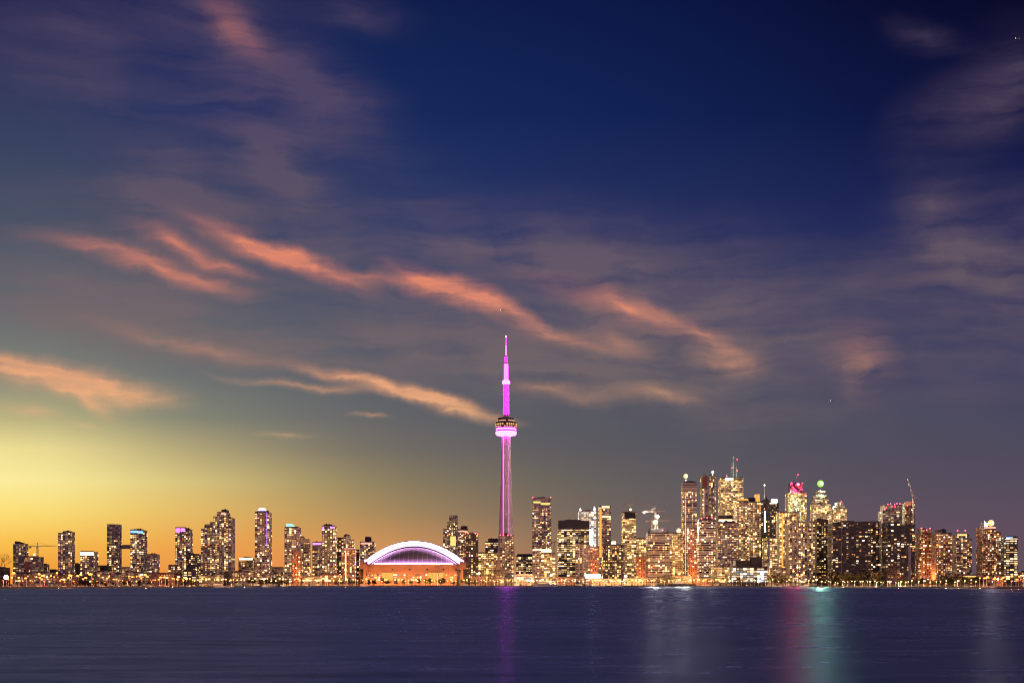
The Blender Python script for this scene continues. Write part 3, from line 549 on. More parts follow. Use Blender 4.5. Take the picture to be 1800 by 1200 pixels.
    for (px, py) in o.get('masts', []):
        q = MB(); q.bar((fx(px), d * .3, fz(top) - 1), (fx(px), d * .3, fz(py)), .7, 0, 6, .45); q.build('lamp_mast', STEEL, root)
    for (px, py, r) in o.get('lamp', []):
        yy = d * .3 if (px, py) in o.get('masts', []) else (r * 1.7 + 2 if py < top + 1 else -r)
        lamp_ball(root, 'floodlight', (fx(px), yy - r * 1.5, fz(py)), r * .55, LAMP_W if r > 2.1 and yy > 0 else LAMP_Q); lamp_ball(root, 'lamp_halo', (fx(px), yy, fz(py)), r * 1.45, HALO_W)
        if yy > 0 and (px, py) not in o.get('masts', []):
            q = MB(); q.bar((fx(px), yy, min(fz(py) - 2, fz(top) - 1)), (fx(px), yy, fz(py)), .6, 0, 6); q.build('lamp_mast', STEEL, root)
    for (px, py, r) in o.get('lamp_green', []): lamp_ball(root, 'beacon_lamp', (fx(px), d * .3 - r * 2.3, fz(py)), r * .6, LAMP_G); lamp_ball(root, 'lamp_halo', (fx(px), d * .3, fz(py)), r * 2.2, HALO_G)
    for (px, py, r) in o.get('lamp_red', []):
        lamp_ball(root, 'beacon_lamp', (fx(px), -r * 1.7 - .5, fz(py)), r * .55, LAMP_R)
        q = MB(); hr = r * .95; q.loft([[(fx(px) + hr*math.cos(2*math.pi*j/16), yy, fz(py) + hr*math.sin(2*math.pi*j/16)) for j in range(16)] for yy in (-r * 1.6, -r * 1.7 - 9)], 0, False); q.build('added_lamp_shield', CAP, root); lamp_ball(root, 'lamp_halo', (fx(px), -.5, fz(py)), r * 1.6, HALO_R)  # tube added round the red lamp to keep its light off neighbouring towers
    for (px, py) in o.get('beacons', []): beacon(root, (fx(px), .6 if py <= top + 2 else -.8, fz(py)))
    # lit windows
    if win == 'none' or o.get('cyl'): return root
    cw, ch, ww, wh, p, pal, rb, cbias = WIN[win]
    v = o.get('vlit'); pal = v if isinstance(v, str) else pal; p = v if isinstance(v, float) else p
    pal = o.get('pal', pal)
    dark_z = fz(o['dark_top']) if 'dark_top' in o else 1e9
    cells = []
    for fc in faces:
        if fc[0] in 'fu':
            _, xa, xb, y0, z1 = fc[:5]; z0 = fc[5] if fc[0] == 'u' else 5.0; wd = xb - xa
        else:
            _, xs, y0, y1, z1 = fc; z0 = 5.0; wd = y1 - y0
        nu = max(1, round(wd / cw)); nv = int((z1 - z0 - 1.2) / ch); cu = wd / nu
        rowp = [rnd.uniform(1 - rb, 1 + rb) for _ in range(nv)]; colp = [rnd.uniform(1 - cbias, 1 + cbias) for _ in range(nu)]
        for j in range(nv):
            zc = z1 - 1.6 - (j + .5) * ch
            if zc > dark_z: continue
            for i in range(nu):
                if rnd.random() > p * rowp[j] * colp[i]: continue
                u = (i + .5) * cu
                lx, ly = (xa + u, y0 - .12) if fc[0] in 'fu' else (xs + (-.12 if mid > 900 else .12), y0 + u)
                wxp = 900 + (cx + lx) / (Y + ly) * F; pyw = HY - (zc + GZ - H) / (Y + ly) * F
                if pyw > 1027 or hidden(wxp, pyw, Y + ly): continue
                w_ = min(cu * .94, ww * rnd.uniform(.65, 1.3)); col = rnd.choice(PAL[pal])
                cells.append((lx, ly, zc, w_, wh * rnd.uniform(.85, 1.15), fc[0] == 's', col, rnd.choices(('dim', 'mid', 'hot'), (4, 5, 3))[0]))
    rnd.shuffle(cells); cells.sort(key=lambda c: -c[3] * c[4])
    for c in cells[:100]:
        w_ = D.objects.new('window', WM[c[6], c[7]][1]); C.objects.link(w_); w_.parent = root
        w_.location = c[:3]; w_.scale = (.5, c[3], c[4]) if c[5] else (c[3], .5, c[4])
    rest = cells[100:]
    if rest:
        q = MB(); keys = sorted({(c[6], c[7]) for c in rest})
        for c in rest:
            hx, hy_ = (.25, c[3] / 2) if c[5] else (c[3] / 2, .25)
            q.box(c[0] - hx, c[0] + hx, c[1] - hy_, c[1] + hy_, c[2] - c[4] / 2, c[2] + c[4] / 2, keys.index((c[6], c[7])))
        w_ = q.build('small_windows', [WM[k][0] for k in keys], root); w_['kind'] = 'stuff'
    return root
for i, row in enumerate(T): building(i, *row)
# ------------------------------------------------------------------ skybridge
Yb = 2412.0
sb = thing('skybridge', 'dark glazed skybridge joining the slender tower to the blue-crowned tower', 'bridge', (X(216, Yb), Yb, Z(960.5, Yb)))
q = MB(); w_ = X(234, Yb) - X(216, Yb); q.box(-w_, w_, 0, 9, -3.6, 3.6, 0, 1); q.build('deck', [FM['dark'], ROOF], sb)
q = MB(); q.box(-w_ + .5, w_ - .5, -.3, -.02, -1.6, 1.4, 0); q.build('glazing', mat('bridge_glass', (.10,.12,.18), .12), sb)
# ------------------------------------------------------------------ needle tower
Yt = 2750.0; pcx = 889.6
tw = thing('needle_tower', 'very tall concrete needle tower lit magenta with a round glowing pod', 'tower', (X(pcx, Yt), Yt, GZ))
m1p = Yt / F                                            # metres per photo pixel
tz = lambda py: Z(py, Yt) - GZ
def ring(hw, z, t_=4.0, rc=7.2):
    Rr = (hw - t_ * .5) / .866; pts = []
    for th in (-90, 30, 150):
        a = R(th); c_, s_ = math.cos(a), math.sin(a)
        for tt in (-t_, t_): pts.append((Rr * c_ - tt * s_, Rr * s_ + tt * c_, z))
        a2 = R(th + 60); pts.append((min(rc, hw * .8) * math.cos(a2), min(rc, hw * .8) * math.sin(a2), z))
    return pts
q = MB(); prof = [(1026,19.5),(1010,18.0),(985,15.8),(960,14.3),(930,12.9),(900,11.6),(870,10.5),(840,9.5),(810,8.8),(785,8.2),(764,7.8)]
q.loft([ring(hw * m1p, max(0, tz(py)), 4.0 if py > 800 else 3.8) for py, hw in prof]); q.build('shaft', CONC, tw)
PINKL = em('pink_light_strip', (1, .12, .90), 7); PINKM = em('magenta_light_strip', (.9, .12, .85), 1.6); PINKS = em('magenta_mast_glow', (.90, .028, .86), 3.0); LINE = em('added_magenta_line', (1, .006, .84), 45); PINKW = em('pale_pink_glow', (1, .05, .92), 9); PODW = em('pod_ring_glow', (1, .072, .90), 11)  # floodlight on the pods and mast is put in as emission
for sg in (-1, 1):
    q = MB(); rx = 6.0
    q.bar((sg * rx, -5.2, tz(938)), (sg * rx, -5.2, tz(768)), .42 if sg < 0 else .36, 0, 6); q.build('light_strip', PINKL if sg < 0 else PINKM, tw)
SHL = D.lights.new('shaft_fill_light', 'POINT'); SHL.energy = 800; SHL.color = (1, .22, .80); SHL.shadow_soft_size = .5  # fill lights added in the air, without fixtures, to tint the shaft magenta
for sg in (-1, 1):
    for k in range(13):
        l = D.objects.new('shaft_fill_light', SHL); C.objects.link(l); l.parent = tw; l.location = (sg * 8.5, -15.0, tz(932 - k * 12.6))
q = MB(); q.lathe([(8.5,tz(767)),(20.5,tz(764.5)),(22.3,tz(761.5)),(21.6,tz(758.3)),(18,tz(757.8))], 40); q.build('radome_ring', PODW, tw, smooth=True)
q = MB(); q.lathe([(19,tz(755.3)),(21.3,tz(755)),(21.3,tz(753.4)),(19,tz(752.9))], 40); q.build('lower_ring_glow', PODW, tw)
POD = mat('pod_cladding', (.10,.07,.06), .35, .4, noise=.3)
q = MB(); q.lathe([(17,tz(758)),(19,tz(755.4))], 40); q.build('pod_underside', CAP, tw)
q = MB(); q.lathe([(19.4,tz(752.8)),(22.0,tz(751.5)),(22.4,tz(748)),(21.6,tz(745.5)),(22.2,tz(745)),(21.5,tz(742)),(18,tz(741)),(18,tz(738.5)),(17.4,tz(738)),(17.0,tz(734.5)),(8,tz(733.5))], 40); q.build('observation_pod', POD, tw, smooth=False)
for k, (py, rr_, mk) in enumerate(((750, 22.45, 'pinkrow'), (746.2, 22.1, 'amber'), (739.8, 18.1, 'pinkrow'))):
    for j in range(14):
        if (j * 7 + k * 3) % 5 == 0: continue
        a = R(180 + 180 * (j + .5) / 14); q = MB(); q.box(-1.5, 1.5, -.3, .3, -.9, .9); w_ = q.build('window', EMS[mk], tw, loc=(rr_ * math.cos(a), rr_ * math.sin(a), tz(py))); w_.rotation_euler = (0, 0, a - R(90))
MAG = mat('mast_concrete', (.5,.42,.48), .7, noise=.1)
q = MB(); q.lathe([(6.2,tz(733.5)),(5.8,tz(674))], 6); q.build('upper_shaft', MAG, tw)
for j in range(6):
    a = R(-90 + 60 * j + 30); q = MB(); rr_ = 5.7
    q.box(-1.9, 1.9, -.35, .35, tz(728), tz(676)); s_ = q.build('shaft_glow_panel', PINKS, tw, loc=(rr_ * math.cos(a), rr_ * math.sin(a), 0)); s_.rotation_euler = (0, 0, a + R(90))  # glowing panels stand in for floodlight on the concrete
for j in range(6):
    a = R(-90 + 60 * j); q = MB(); q.bar((6.5 * math.cos(a), 6.5 * math.sin(a), tz(729)), (6.2 * math.cos(a), 6.2 * math.sin(a), tz(676)), .22, 0, 4); q.build('added_light_line', LINE, tw)  # lines added to brighten the shaft edges and the streak on the water
for py in (727, 716, 704, 692, 681):
    q = MB(); q.lathe([(6.9, tz(py + .7)), (6.9, tz(py - .5))], 6); q.build('ring_beam', MAG, tw)
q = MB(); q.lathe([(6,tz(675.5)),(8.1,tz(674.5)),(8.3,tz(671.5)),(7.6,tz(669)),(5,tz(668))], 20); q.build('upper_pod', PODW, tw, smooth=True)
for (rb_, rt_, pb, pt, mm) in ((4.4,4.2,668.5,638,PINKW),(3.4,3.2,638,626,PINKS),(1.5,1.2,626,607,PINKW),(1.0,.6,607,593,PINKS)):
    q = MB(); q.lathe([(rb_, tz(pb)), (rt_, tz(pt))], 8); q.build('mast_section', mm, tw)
for (rr_, pb, pt) in ((5.0,639.5,637),(3.6,627,625)):
    q = MB(); q.lathe([(rr_, tz(pb)), (rr_, tz(pt))], 12); q.build('mast_collar', MAG, tw)
lamp_ball(tw, 'tip_lamp', (0, 0, tz(591)), 1.3, EMS['white'])
for py in (805.5, 855, 904): lamp_ball(tw, 'shaft_lamp', (0, -(prof[0][1] * 0 + 8.2 + (py - 764) * .035) * m1p - 1.5, tz(py)), 0.8, EMS['pinkrow'])
# ------------------------------------------------------------------ domed stadium
Ys = 2560.0; pxc = 728.0; st = thing('stadium', 'domed stadium with a great white and purple lit arch', 'stadium', (X(pxc, Ys), Ys, GZ))
k_ = Ys / F; sz = lambda py: Z(py, Ys) - GZ
ROOFW = mat('roof_membrane', (.62,.58,.64), .55, noise=.08, nscale=.05)
RIB = D.materials.new('ribbed_dome_panel'); RIB.use_nodes = True; t = RIB.node_tree; b = t.nodes['Principled BSDF']; b.inputs['Roughness'].default_value = .5
tx = N('ShaderNodeTexCoord', t); sp_ = N('ShaderNodeSeparateXYZ', t); L(tx.outputs['Object'], sp_.inputs[0], t)
fr_ = M('LESS_THAN', M('FRACT', M('DIVIDE', sp_.outputs[0], 9.0, tree=t), tree=t), .12, tree=t)
mx = N('ShaderNodeMix', t, data_type='RGBA'); L(fr_, mx.inputs[0], t); mx.inputs[6].default_value = (.20,.17,.22,1); mx.inputs[7].default_value = (.38,.33,.40,1); L(mx.outputs[2], b.inputs['Base Color'], t)
zb = sz(991)
def arch(hw, ztop, y, n=40, z0=None):
    z0 = zb if z0 is None else z0
    return [(-hw * math.cos(math.pi * j / n), y, z0 + (ztop - z0) * math.sin(math.pi * j / n) ** 2) for j in range(n + 1)]
O = lambda hw, py, y: arch(hw * k_, sz(py), y)
q = MB(); q.loft([O(94, 949, 14), O(94, 949, 110), O(70, 960, 150)], 0, False, False); q.build('rear_roof', ROOFW, st, smooth=True)
q = MB(); q.loft([O(94, 949, 14), O(92.5, 951, 0), O(78, 959.5, 0), O(77, 960.5, 10)], 0, False, False); q.build('roof_arch', ROOFW, st, smooth=False)
ARCHL = em('arch_floodlight', (1, .46, .98), 20.0); EDGEL = em('dome_base_floodlight', (.90, .42, 1.0), 28.0)
def strip(curve, r, name, m):
    q = MB()
    for a, c_ in zip(curve, curve[1:]): q.bar(a, c_, r, 0, 5)
    return q.build(name, m, st)
strip(O(82, 957.3, -2.6), .55, 'arch_light', ARCHL); strip(O(92, 951.5, -2.2), .5, 'arch_light', ARCHL)
strip(O(74.5, 962.5, -1.0), .6, 'inner_arch_light', em('inner_arch_light', (1, .62, .98), 2.2))
# front quarter dome
rings = []
for i in range(0, 11):
    u = i / 10; th = u * math.pi / 2
    y = 8 - 46 * math.cos(th); hw = 76 * k_; zt = sz(961.5)
    rings.append([(-hw * math.cos(math.pi * j / 40) * (.90 + .10 * u), y * math.sin(math.pi * j / 40) + 8 * (1 - math.sin(math.pi * j / 40)), zb - 2 + (zt - zb + 2) * math.sin(th) * math.sin(math.pi * j / 40) ** 2) for j in range(41)])
q = MB(); q.loft(rings, 0, False, False); q.build('front_dome', RIB, st, smooth=True)
cv = [(-70 * k_ * math.cos(math.pi * j / 40) , -38 * math.sin(math.pi * j / 40) - 3.5, zb + .5) for j in range(3, 38)]
strip(cv, 1.0, 'dome_base_light', EDGEL)
# lower building
WALL = mat('stadium_concrete', (.50,.30,.22), .8, noise=.2, nscale=.06)
q = MB(); nn = 28
def dring(hx, y0, z): return [(-hx * math.cos(math.pi * j / nn), y0 - 50 * math.sin(math.pi * j / nn) ** .7, z) for j in range(nn + 1)] + [(hx, 150, z), (-hx, 150, z)]
q.loft([dring(88 * k_, 6, 0), dring(88 * k_, 6, zb - 1.0)], 0); q.build('wall', WALL, st)
for sg, nm in ((-1, 'end_tower'), (1, 'end_tower')):
    q = MB(); xa, xb = sorted((sg * 78 * k_, sg * 96 * k_)); q.box(xa, xb, -20, 30, 0, sz(991), 0, None); q.box(xa + 3, xb - 3, -18, 26, sz(991), sz(987), 0)
    q.build(nm, WALL, st)
    q = MB(); xm = (xa + xb) / 2 + sg * 3; q.box(xm - 3, xm + 3, -20.6, -19.8, 3, sz(1000)); q.build('arched_opening', BLACK, st)
rnd = random.Random(5)
for j in range(30):                                        # amber panels with their lit look put in as emission, and small concourse windows between them
    a = math.pi * (j + 3) / 36; x_ = -88 * k_ * math.cos(a); y_ = 6 - 50 * math.sin(a) ** .7
    if 7 < j < 11 or 18 < j < 23:
        q = MB(); q.box(x_ - 3.3, x_ + 3.3, y_ - 1.0, y_ + .6, sz(1019), sz(1006)); q.build('amber_panel', EMS['gold'], st)
    else:
        for row in range(3):
            for cc in (-1.7, 1.7):
                if rnd.random() < .3: continue
                zz = sz(1018.5 - row * 4.2); w_ = D.objects.new('concourse_window', WM[rnd.choice(('cream', 'warm', 'pale', 'orange')), rnd.choice(('dim', 'mid', 'hot'))][1]); C.objects.link(w_); w_.parent = st
                w_.location = (x_ + cc + rnd.uniform(-.4, .4), y_ - .6, zz); w_.scale = (rnd.uniform(1.6, 3.0), 1.6, rnd.uniform(1.5, 2.6))
for z_, hh_, ex in ((sz(1004.5), .8, 1.0), (sz(993), 1.2, 1.4)):
    q = MB(); q.loft([dring(88 * k_ + ex, 6 - ex, z_), dring(88 * k_ + ex, 6 - ex, z_ + hh_)], 0); q.build('cornice', WALL, st)
for j in range(4, 33):                                     # pilasters and dark vents on the upper wall
    a = math.pi * j / 36; x_ = -88 * k_ * math.cos(a); y_ = 6 - 50 * math.sin(a) ** .7
    q = MB(); q.box(x_ - .5, x_ + .5, y_ - .9, y_ + .5, 1, sz(993.5)); q.build('pilaster', WALL, st)
    if j % 4 == 1:
        q = MB(); q.box(x_ + 1.4, x_ + 5, y_ - .5, y_ + .8, sz(1002), sz(999.5)); q.build('vent', BLACK, st)
q = MB(); q.lathe([(0.1, 0), (3.4, 0), (3.0, 12), (0.1, sz(1003))], 10, X(774, Ys) - X(pxc, Ys), -60); tag(q.build('white_cone_tent', WHITE), 'slim white cone-shaped tent in front of the stadium', 'tent').location = st.location
# ------------------------------------------------------------------ cranes
PALE = mat('lit_crane_tone', (.85,.74,.62), .5, noise=.1)  # paler than the other steel to stand in for city light on the crane
def crane(label, px, base, cab, j0, j1, Y, luff=None):
    r = thing('tower_crane', label, 'crane', (X(px, Y), Y, Z(base, Y)))
    hh = Z(cab, Y) - Z(base, Y); a = 1.1
    q = MB()
    for sx_ in (-a, a):
        for sy_ in (-a, a): q.bar((sx_, sy_, 0), (sx_, sy_, hh), .55 if luff else .32)
    nb = max(2, int(hh / 4))
    for i in range(nb):
        z0, z1 = hh * i / nb, hh * (i + 1) / nb; sgn = 1 if i % 2 else -1
        q.bar((-a * sgn, -a, z0), (a * sgn, -a, z1), .22); q.bar((-a, -a * sgn, z0), (-a, a * sgn, z1), .22)
    q.build('mast', PALE if luff else STEEL, r)
    def truss(p, e, name, w_=.9):
        q = MB(); p, e = Vector(p), Vector(e); up = Vector((0, 0, 1)) if luff is None else Vector((1, 0, 0)); nseg = max(4, int((e - p).length / 4)); o1 = up * w_ * 1.6
        tk = 2.0 if luff else 1.0; q.bar(p, e, .4 * tk); q.bar(p + o1, e + o1 * .3, .32 * tk)
        for i in range(nseg):
            c0 = p.lerp(e, i / nseg); c1 = p.lerp(e, (i + 1) / nseg); tt = o1.lerp(o1 * .3, (i + .5) / nseg); q.bar(c0, c0.lerp(c1, .5) + tt, .2); q.bar(c0.lerp(c1, .5) + tt, c1, .2)
        q.build(name, PALE if luff else STEEL, r)
    if luff:
        truss((0, 0, hh), (X(luff[0], Y) - X(px, Y), 0, Z(luff[1], Y) - Z(base, Y)), 'jib', 1.5); truss((0, 0, hh), (6, 0, hh + 2), 'counter_jib')
    else:
        truss((0, 0, hh), (X(j1, Y) - X(px, Y), 0, hh + 1), 'jib'); truss((0, 0, hh), (X(j0, Y) - X(px, Y), 0, hh), 'counter_jib')
        q = MB(); q.bar((0, 0, hh), (0, 0, hh + 7), .5); ex = X(j1, Y) - X(px, Y); q.bar((0, 0, hh + 7), (ex * .6, 0, hh + 1.6), .15); q.bar((0, 0, hh + 7), ((X(j0, Y) - X(px, Y)) * .8, 0, hh + 1), .15); q.build('apex', STEEL, r)
    q = MB(); q.box(-1.4, 1.4, -3, -.9, hh - 3.2, hh - .4); q.build('cab', WHITE, r)
    q = MB(); ex = (X(j0, Y) - X(px, Y)) * .8 if not luff else 5; q.box(ex - 1.6, ex + 1.6, -1, 1, hh - 3, hh + .4); q.build('counterweight', CONC, r)
crane('distant crane over the unfinished grid-fronted block', 66, 978, 960, 50, 100, 2290)
crane('long-jibbed crane on the craned yellow tower', 1107, 900, 886.5, 1095, 1151, 2858)
crane('crane behind the twin floodlights of the mauve-slab condo', 1152, 936, 899.5, 1128, 1168, 2470)
crane('nearer crane below the twin floodlights, on the mauve-slab condo roof', 1146, 929, 915.5, 1134, 1182, 2455)
crane('luffing crane with a raised jib beside the orange-topped unfinished tower', 1605.5, 1026, 876, 0, 0, 2720, luff=(1595, 841))
crane('small crane between the yellow-crowned tower and the broad office tower', 974, 1000, 953, 968, 981, 2800)
# ------------------------------------------------------------------ trees
def leaf_mat(n_, c_):
    m = D.materials.new(n_); m.use_nodes = True; t = m.node_tree; b = t.nodes['Principled BSDF']; b.inputs['Roughness'].default_value = .7
    gi = N('ShaderNodeNewGeometry', t); mx = N('ShaderNodeMix', t, data_type='RGBA'); L(gi.outputs['Random Per Island'], mx.inputs[0], t)
    mx.inputs[6].default_value = (*[v * .5 for v in c_], 1); mx.inputs[7].default_value = (*[v * 1.5 for v in c_], 1); L(mx.outputs[2], b.inputs['Base Color'], t); return m
LEAF = leaf_mat('autumn_foliage', (.06,.05,.028)); BARK = mat('bark', (.05,.04,.03), .9, noise=.3)
TREES = []
for v_ in range(5):
    rnd = random.Random(40 + v_); tr = MB(); cr_ = MB()
    tr.bar((0, 0, 0), (.2, 0, 4.5), .35, 0, 6, .25); cl = []
    for k in range(9):
        a = rnd.uniform(0, 6.28); rr_ = rnd.uniform(1.0, 3.8); zz = rnd.uniform(4.2, 10.5) ; rr_ *= 1.15 - abs(zz - 6.8) / 7
        c_ = (rr_ * math.cos(a), rr_ * math.sin(a), zz); cl.append(c_); tr.bar((.15, 0, rnd.uniform(2.6, 4.5)), c_, .14, 0, 4, .05)
    for c_ in cl + [(0, 0, 8.5), (0, 0, 6.5)]:
        rad = rnd.uniform(1.3, 2.1)
        for k in range(46):
            p_ = Vector(c_) + Vector((rnd.gauss(0, 1), rnd.gauss(0, 1), rnd.gauss(0, .8))) * rad * .55
            u_ = Vector((rnd.uniform(-1, 1), rnd.uniform(-1, 1), rnd.uniform(-1, 1))).normalized() * rnd.uniform(.3, .6); w_ = u_.orthogonal().normalized() * rnd.uniform(.25, .5)
            bb = len(cr_.v); cr_.v += [tuple(p_ - u_ - w_), tuple(p_ + u_ - w_), tuple(p_ + u_ + w_), tuple(p_ - u_ + w_)]; cr_.face((bb, bb+1, bb+2, bb+3))
    TREES.append((tr.mesh('trunk', BARK), cr_.mesh('crown', LEAF)))
ntree = [0]
def tree(px, top, Y, label, wide=1.0):
    v_ = ntree[0] % 5; ntree[0] += 1; r = thing('tree', label, 'tree', (X(px, Y), Y, GZ), random.Random(ntree[0]).uniform(0, 6.28), 'trees along the waterfront')
    hgt = max(5.0, Z(top, Y) - GZ); s_ = hgt / 11.0; r.scale = (s_ * wide, s_ * wide, s_)
    for nm, me in zip(('trunk', 'crown'), TREES[v_]):
        o = D.objects.new(nm, me); C.objects.link(o); o.parent = r
rnd = random.Random(77)
def grove(a, b_, n_, top, dY, label, wide=1.2):
    for i in range(n_):
        px = a + (b_ - a) * (i + rnd.uniform(.2, .8)) / n_; tree(px, top + rnd.uniform(-2.5, 2.5), shore_y(px) + dY + rnd.uniform(-15, 30), label, wide * rnd.uniform(.85, 1.2))
grove(138, 170, 6, 1019, 110, 'dark shore tree below the white-topped block')
grove(176, 300, 8, 1021, 120, 'small shore tree below the two bridged towers', 1.1)
grove(302, 345, 4, 1020, 100, 'shore tree in front of the small black office block', 1.1)
grove(440, 512, 7, 1017, 70, 'round dark tree around the low white-lit pavilion', 1.5)
grove(585, 640, 5, 1018, 60, 'shore tree left of the stadium', 1.0)
grove(640, 790, 12, 1017, 60, 'tree on the lawn in front of the stadium', 1.0)
grove(792, 838, 5, 1020, 40, 'dark tree on the point right of the stadium', 1.3)
grove(1352, 1382, 5, 1011, 50, 'dark tree right of the black-roofed terminal', 1.3)
grove(1432, 1470, 6, 1016, 80, 'dark tree below the condo with a black square top', 1.5)
grove(1462, 1505, 6, 1007, 110, 'tall dark tree below the left half of the long dark slab', 1.4)
grove(1515, 1548, 5, 1005, 110, 'tall dark tree below the right end of the long dark slab', 1.3)
grove(1578, 1650, 9, 1019, 110, 'dark park tree below the black condo block', 1.5)
grove(1652, 1722, 10, 1014, 120, 'dark park tree before the long low brick hall', 1.6)
bare = thing('bare_tree', 'tall bare tree standing at the far left edge', 'tree', (X(1, 1500), 1500, GZ)); q = MB(); rb2 = random.Random(3)
def limb(p, d_, l_, r_, n_):
    e = p + d_ * l_; q.bar(p, e, r_, 0, 5, r_ * .65)
    if n_:
        for _ in range(3):
            dd = (d_ + Vector((rb2.uniform(-.8, .8), rb2.uniform(-.8, .8), rb2.uniform(-.1, .5)))).normalized(); limb(e, dd, l_ * .72, r_ * .6, n_ - 1)
limb(Vector((0, 0, 0)), Vector((0, 0, 1)), 13, .5, 5); q.build('trunk', BARK, bare)
# ------------------------------------------------------------------ street lamps
LH = {'orange': em('sodium_lamp', (1, .20, .03), 8), 'yellow': em('golden_lamp', (1, .42, .08), 10), 'cream': em('cream_lamp', (1, .58, .22), 9)}
GLOW = {}
for kk, c_, e_ in (('orange', (1, .24, .06), 60000), ('yellow', (1, .42, .12), 110000), ('cream', (1, .54, .20), 90000)):
    l = D.lights.new('lamp_light', 'POINT'); l.energy = e_; l.color = c_; l.shadow_soft_size = .6; GLOW[kk] = l
LMESH = {}
for kk, m in LH.items():
    q = MB(); q.bar((0, 0, 0), (0, 0, 8), .16, 0, 6, .1); q.bar((0, 0, 7.8), (0, -1.2, 8.3), .09, 0, 4); q.box(-.5, .5, -.4, .4, 0, .5, 0); q.ball((0, -1.2, 8.0), .62, 1, 8, 6); LMESH[kk] = q.mesh('street_lamp', [STEEL, m])
def lamps(a, b_, n_, col, label, dY0=6, dY1=120, hs=(.8, 1.25)):
    for i in range(n_):
        px = a + (b_ - a) * (i + rnd.uniform(.1, .9)) / n_; k = rnd.random() ** 1.6; Y = shore_y(px) + dY0 + (dY1 - dY0) * k; o = D.objects.new('street_lamp', LMESH[col]); C.objects.link(o)
        o.location = (X(px, Y), Y, GZ); s_ = rnd.uniform(*hs); o.scale = (s_ * rnd.choice((.9, 1.0, 1.3, 1.7, 2.4)),) * 2 + (s_,); tag(o, label, 'street lamp', 'street lamps along the waterfront')
        if i % 2 == 0:                                     # every other lamp throws light on what stands near it
            l = D.objects.new('lamp_light', GLOW[col]); C.objects.link(l); l.parent = o; l.location = (0, -1.6, 8.4)
lamps(2, 140, 26, 'orange', 'orange street lamp on the shore below the leftmost towers', 6, 520, hs=(.6, 1.7))
lamps(140, 310, 30, 'orange', 'orange street lamp on the shore below the two bridged towers', 6, 420, hs=(.6, 1.7))
lamps(310, 415, 20, 'yellow', 'golden street lamp below the great stepped tower', 6, 200)
lamps(415, 520, 16, 'cream', 'cream street lamp around the low white-lit pavilion', 6, 120)
lamps(520, 640, 20, 'yellow', 'golden street lamp on the quay left of the stadium', 6, 100)
lamps(640, 800, 30, 'yellow', 'golden street lamp on the quay in front of the stadium', 6, 260)
lamps(800, 940, 24, 'yellow', 'golden street lamp on the quay below the needle tower', 6, 120)
lamps(940, 1140, 32, 'cream', 'cream street lamp on the quay below the broad office tower', 6, 100)
lamps(1140, 1285, 24, 'yellow', 'golden street lamp on the quay below the very tall towers', 6, 100)
lamps(1285, 1440, 22, 'cream', 'cream street lamp on the quay around the black-roofed terminal', 6, 90)
lamps(1440, 1600, 26, 'cream', 'cream street lamp on the shore below the long dark slab', 6, 60, (.5, .8))
lamps(1600, 1720, 12, 'cream', 'cream street lamp on the shore before the park trees', 6, 60, (.5, .8))
lamps(1720, 1800, 12, 'orange', 'orange street lamp on the shore below the rightmost towers', 6, 90)
big = [(11, 1014, 1450, 'white', 'blazing white lamp on a tall pole at the left edge', 3.0), (969, 1010, 2260, 'amber', 'tall amber lamp over the white quay tents', 1.8), (1100, 1012, 2220, 'warm', 'tall bright lamp on the quay below the craned yellow tower', 2.4),
       (1754, 1017, 1700, 'warm', 'tall pale lamp in front of the red-lit low pavilion', 1.3), (842, 1007, 2290, 'warm', 'tall pale lamp left of the black open-framed building', 2.0), (1520, 1016, 1900, 'warm', 'tall lamp between the dark trees below the long slab', 1.6)]
for px, py, Y, mk, lb, r in big:
    o = thing('flood_lamp', lb, 'lamp', (X(px, Y), Y, GZ)); q = MB(); zz = Z(py, Y) - GZ; q.bar((0, 0, 0), (0, 0, zz), .35, 0, 6, .2); q.build('pole', STEEL, o); lamp_ball(o, 'lamp_head', (0, 0, zz), r * .8, LAMP_Q)
AMB = D.lights.new('flood_light', 'POINT'); AMB.energy = 90000; AMB.color = (1, .34, .08); AMB.shadow_soft_size = 1.0
AMB2 = AMB.copy(); AMB2.energy = 24000; AMB2.color = (1, .34, .08)
def flood(px, Y, hgt, label, grp, lt=AMB):
    o = thing('flood_lamp', label, 'lamp', (X(px, Y), Y, GZ), 0, grp); q = MB(); q.bar((0, 0, 0), (0, 0, hgt), .3, 0, 6, .2); q.box(-.9, .9, -.2, .5, hgt - .3, hgt + .9); q.build('pole', STEEL, o)
    q = MB(); q.box(-.7, .7, .52, .75, hgt - .1, hgt + .7); q.build('lamp_head', LH['orange'], o)
    l = D.objects.new('flood_light', lt); C.objects.link(l); l.parent = o; l.location = (0, 2, hgt + .5)
for px in (634, 650, 668, 686, 704, 722, 740, 758, 776, 794, 812): flood(px, Ys - 78 + abs(px - 728) * .35, 9, 'amber flood lamp washing the stadium wall', 'flood lamps in front of the stadium', AMB2)
for px in (874.5, 905.5): flood(px, Yt - 42, 16, 'amber flood lamp at a foot of the needle tower', 'flood lamps at the needle tower')
for px, Y, lb in ((523, 2170, 'amber flood lamp in front of the red-lit brick block'), (1126, 2420, 'amber flood lamp below the red-lit low block right of the craned yellow tower'), (1217, 2495, 'amber flood lamp below the orange-lit narrow condo'), (1043, 2470, 'amber flood lamp below the red brick block beside the white-framed condo'), (1756, 2020, 'amber flood lamp in front of the red-lit low pavilion'), (1630, 2395, 'amber flood lamp below the rosy condo with the notched top')): flood(px, Y, 14, lb, None)
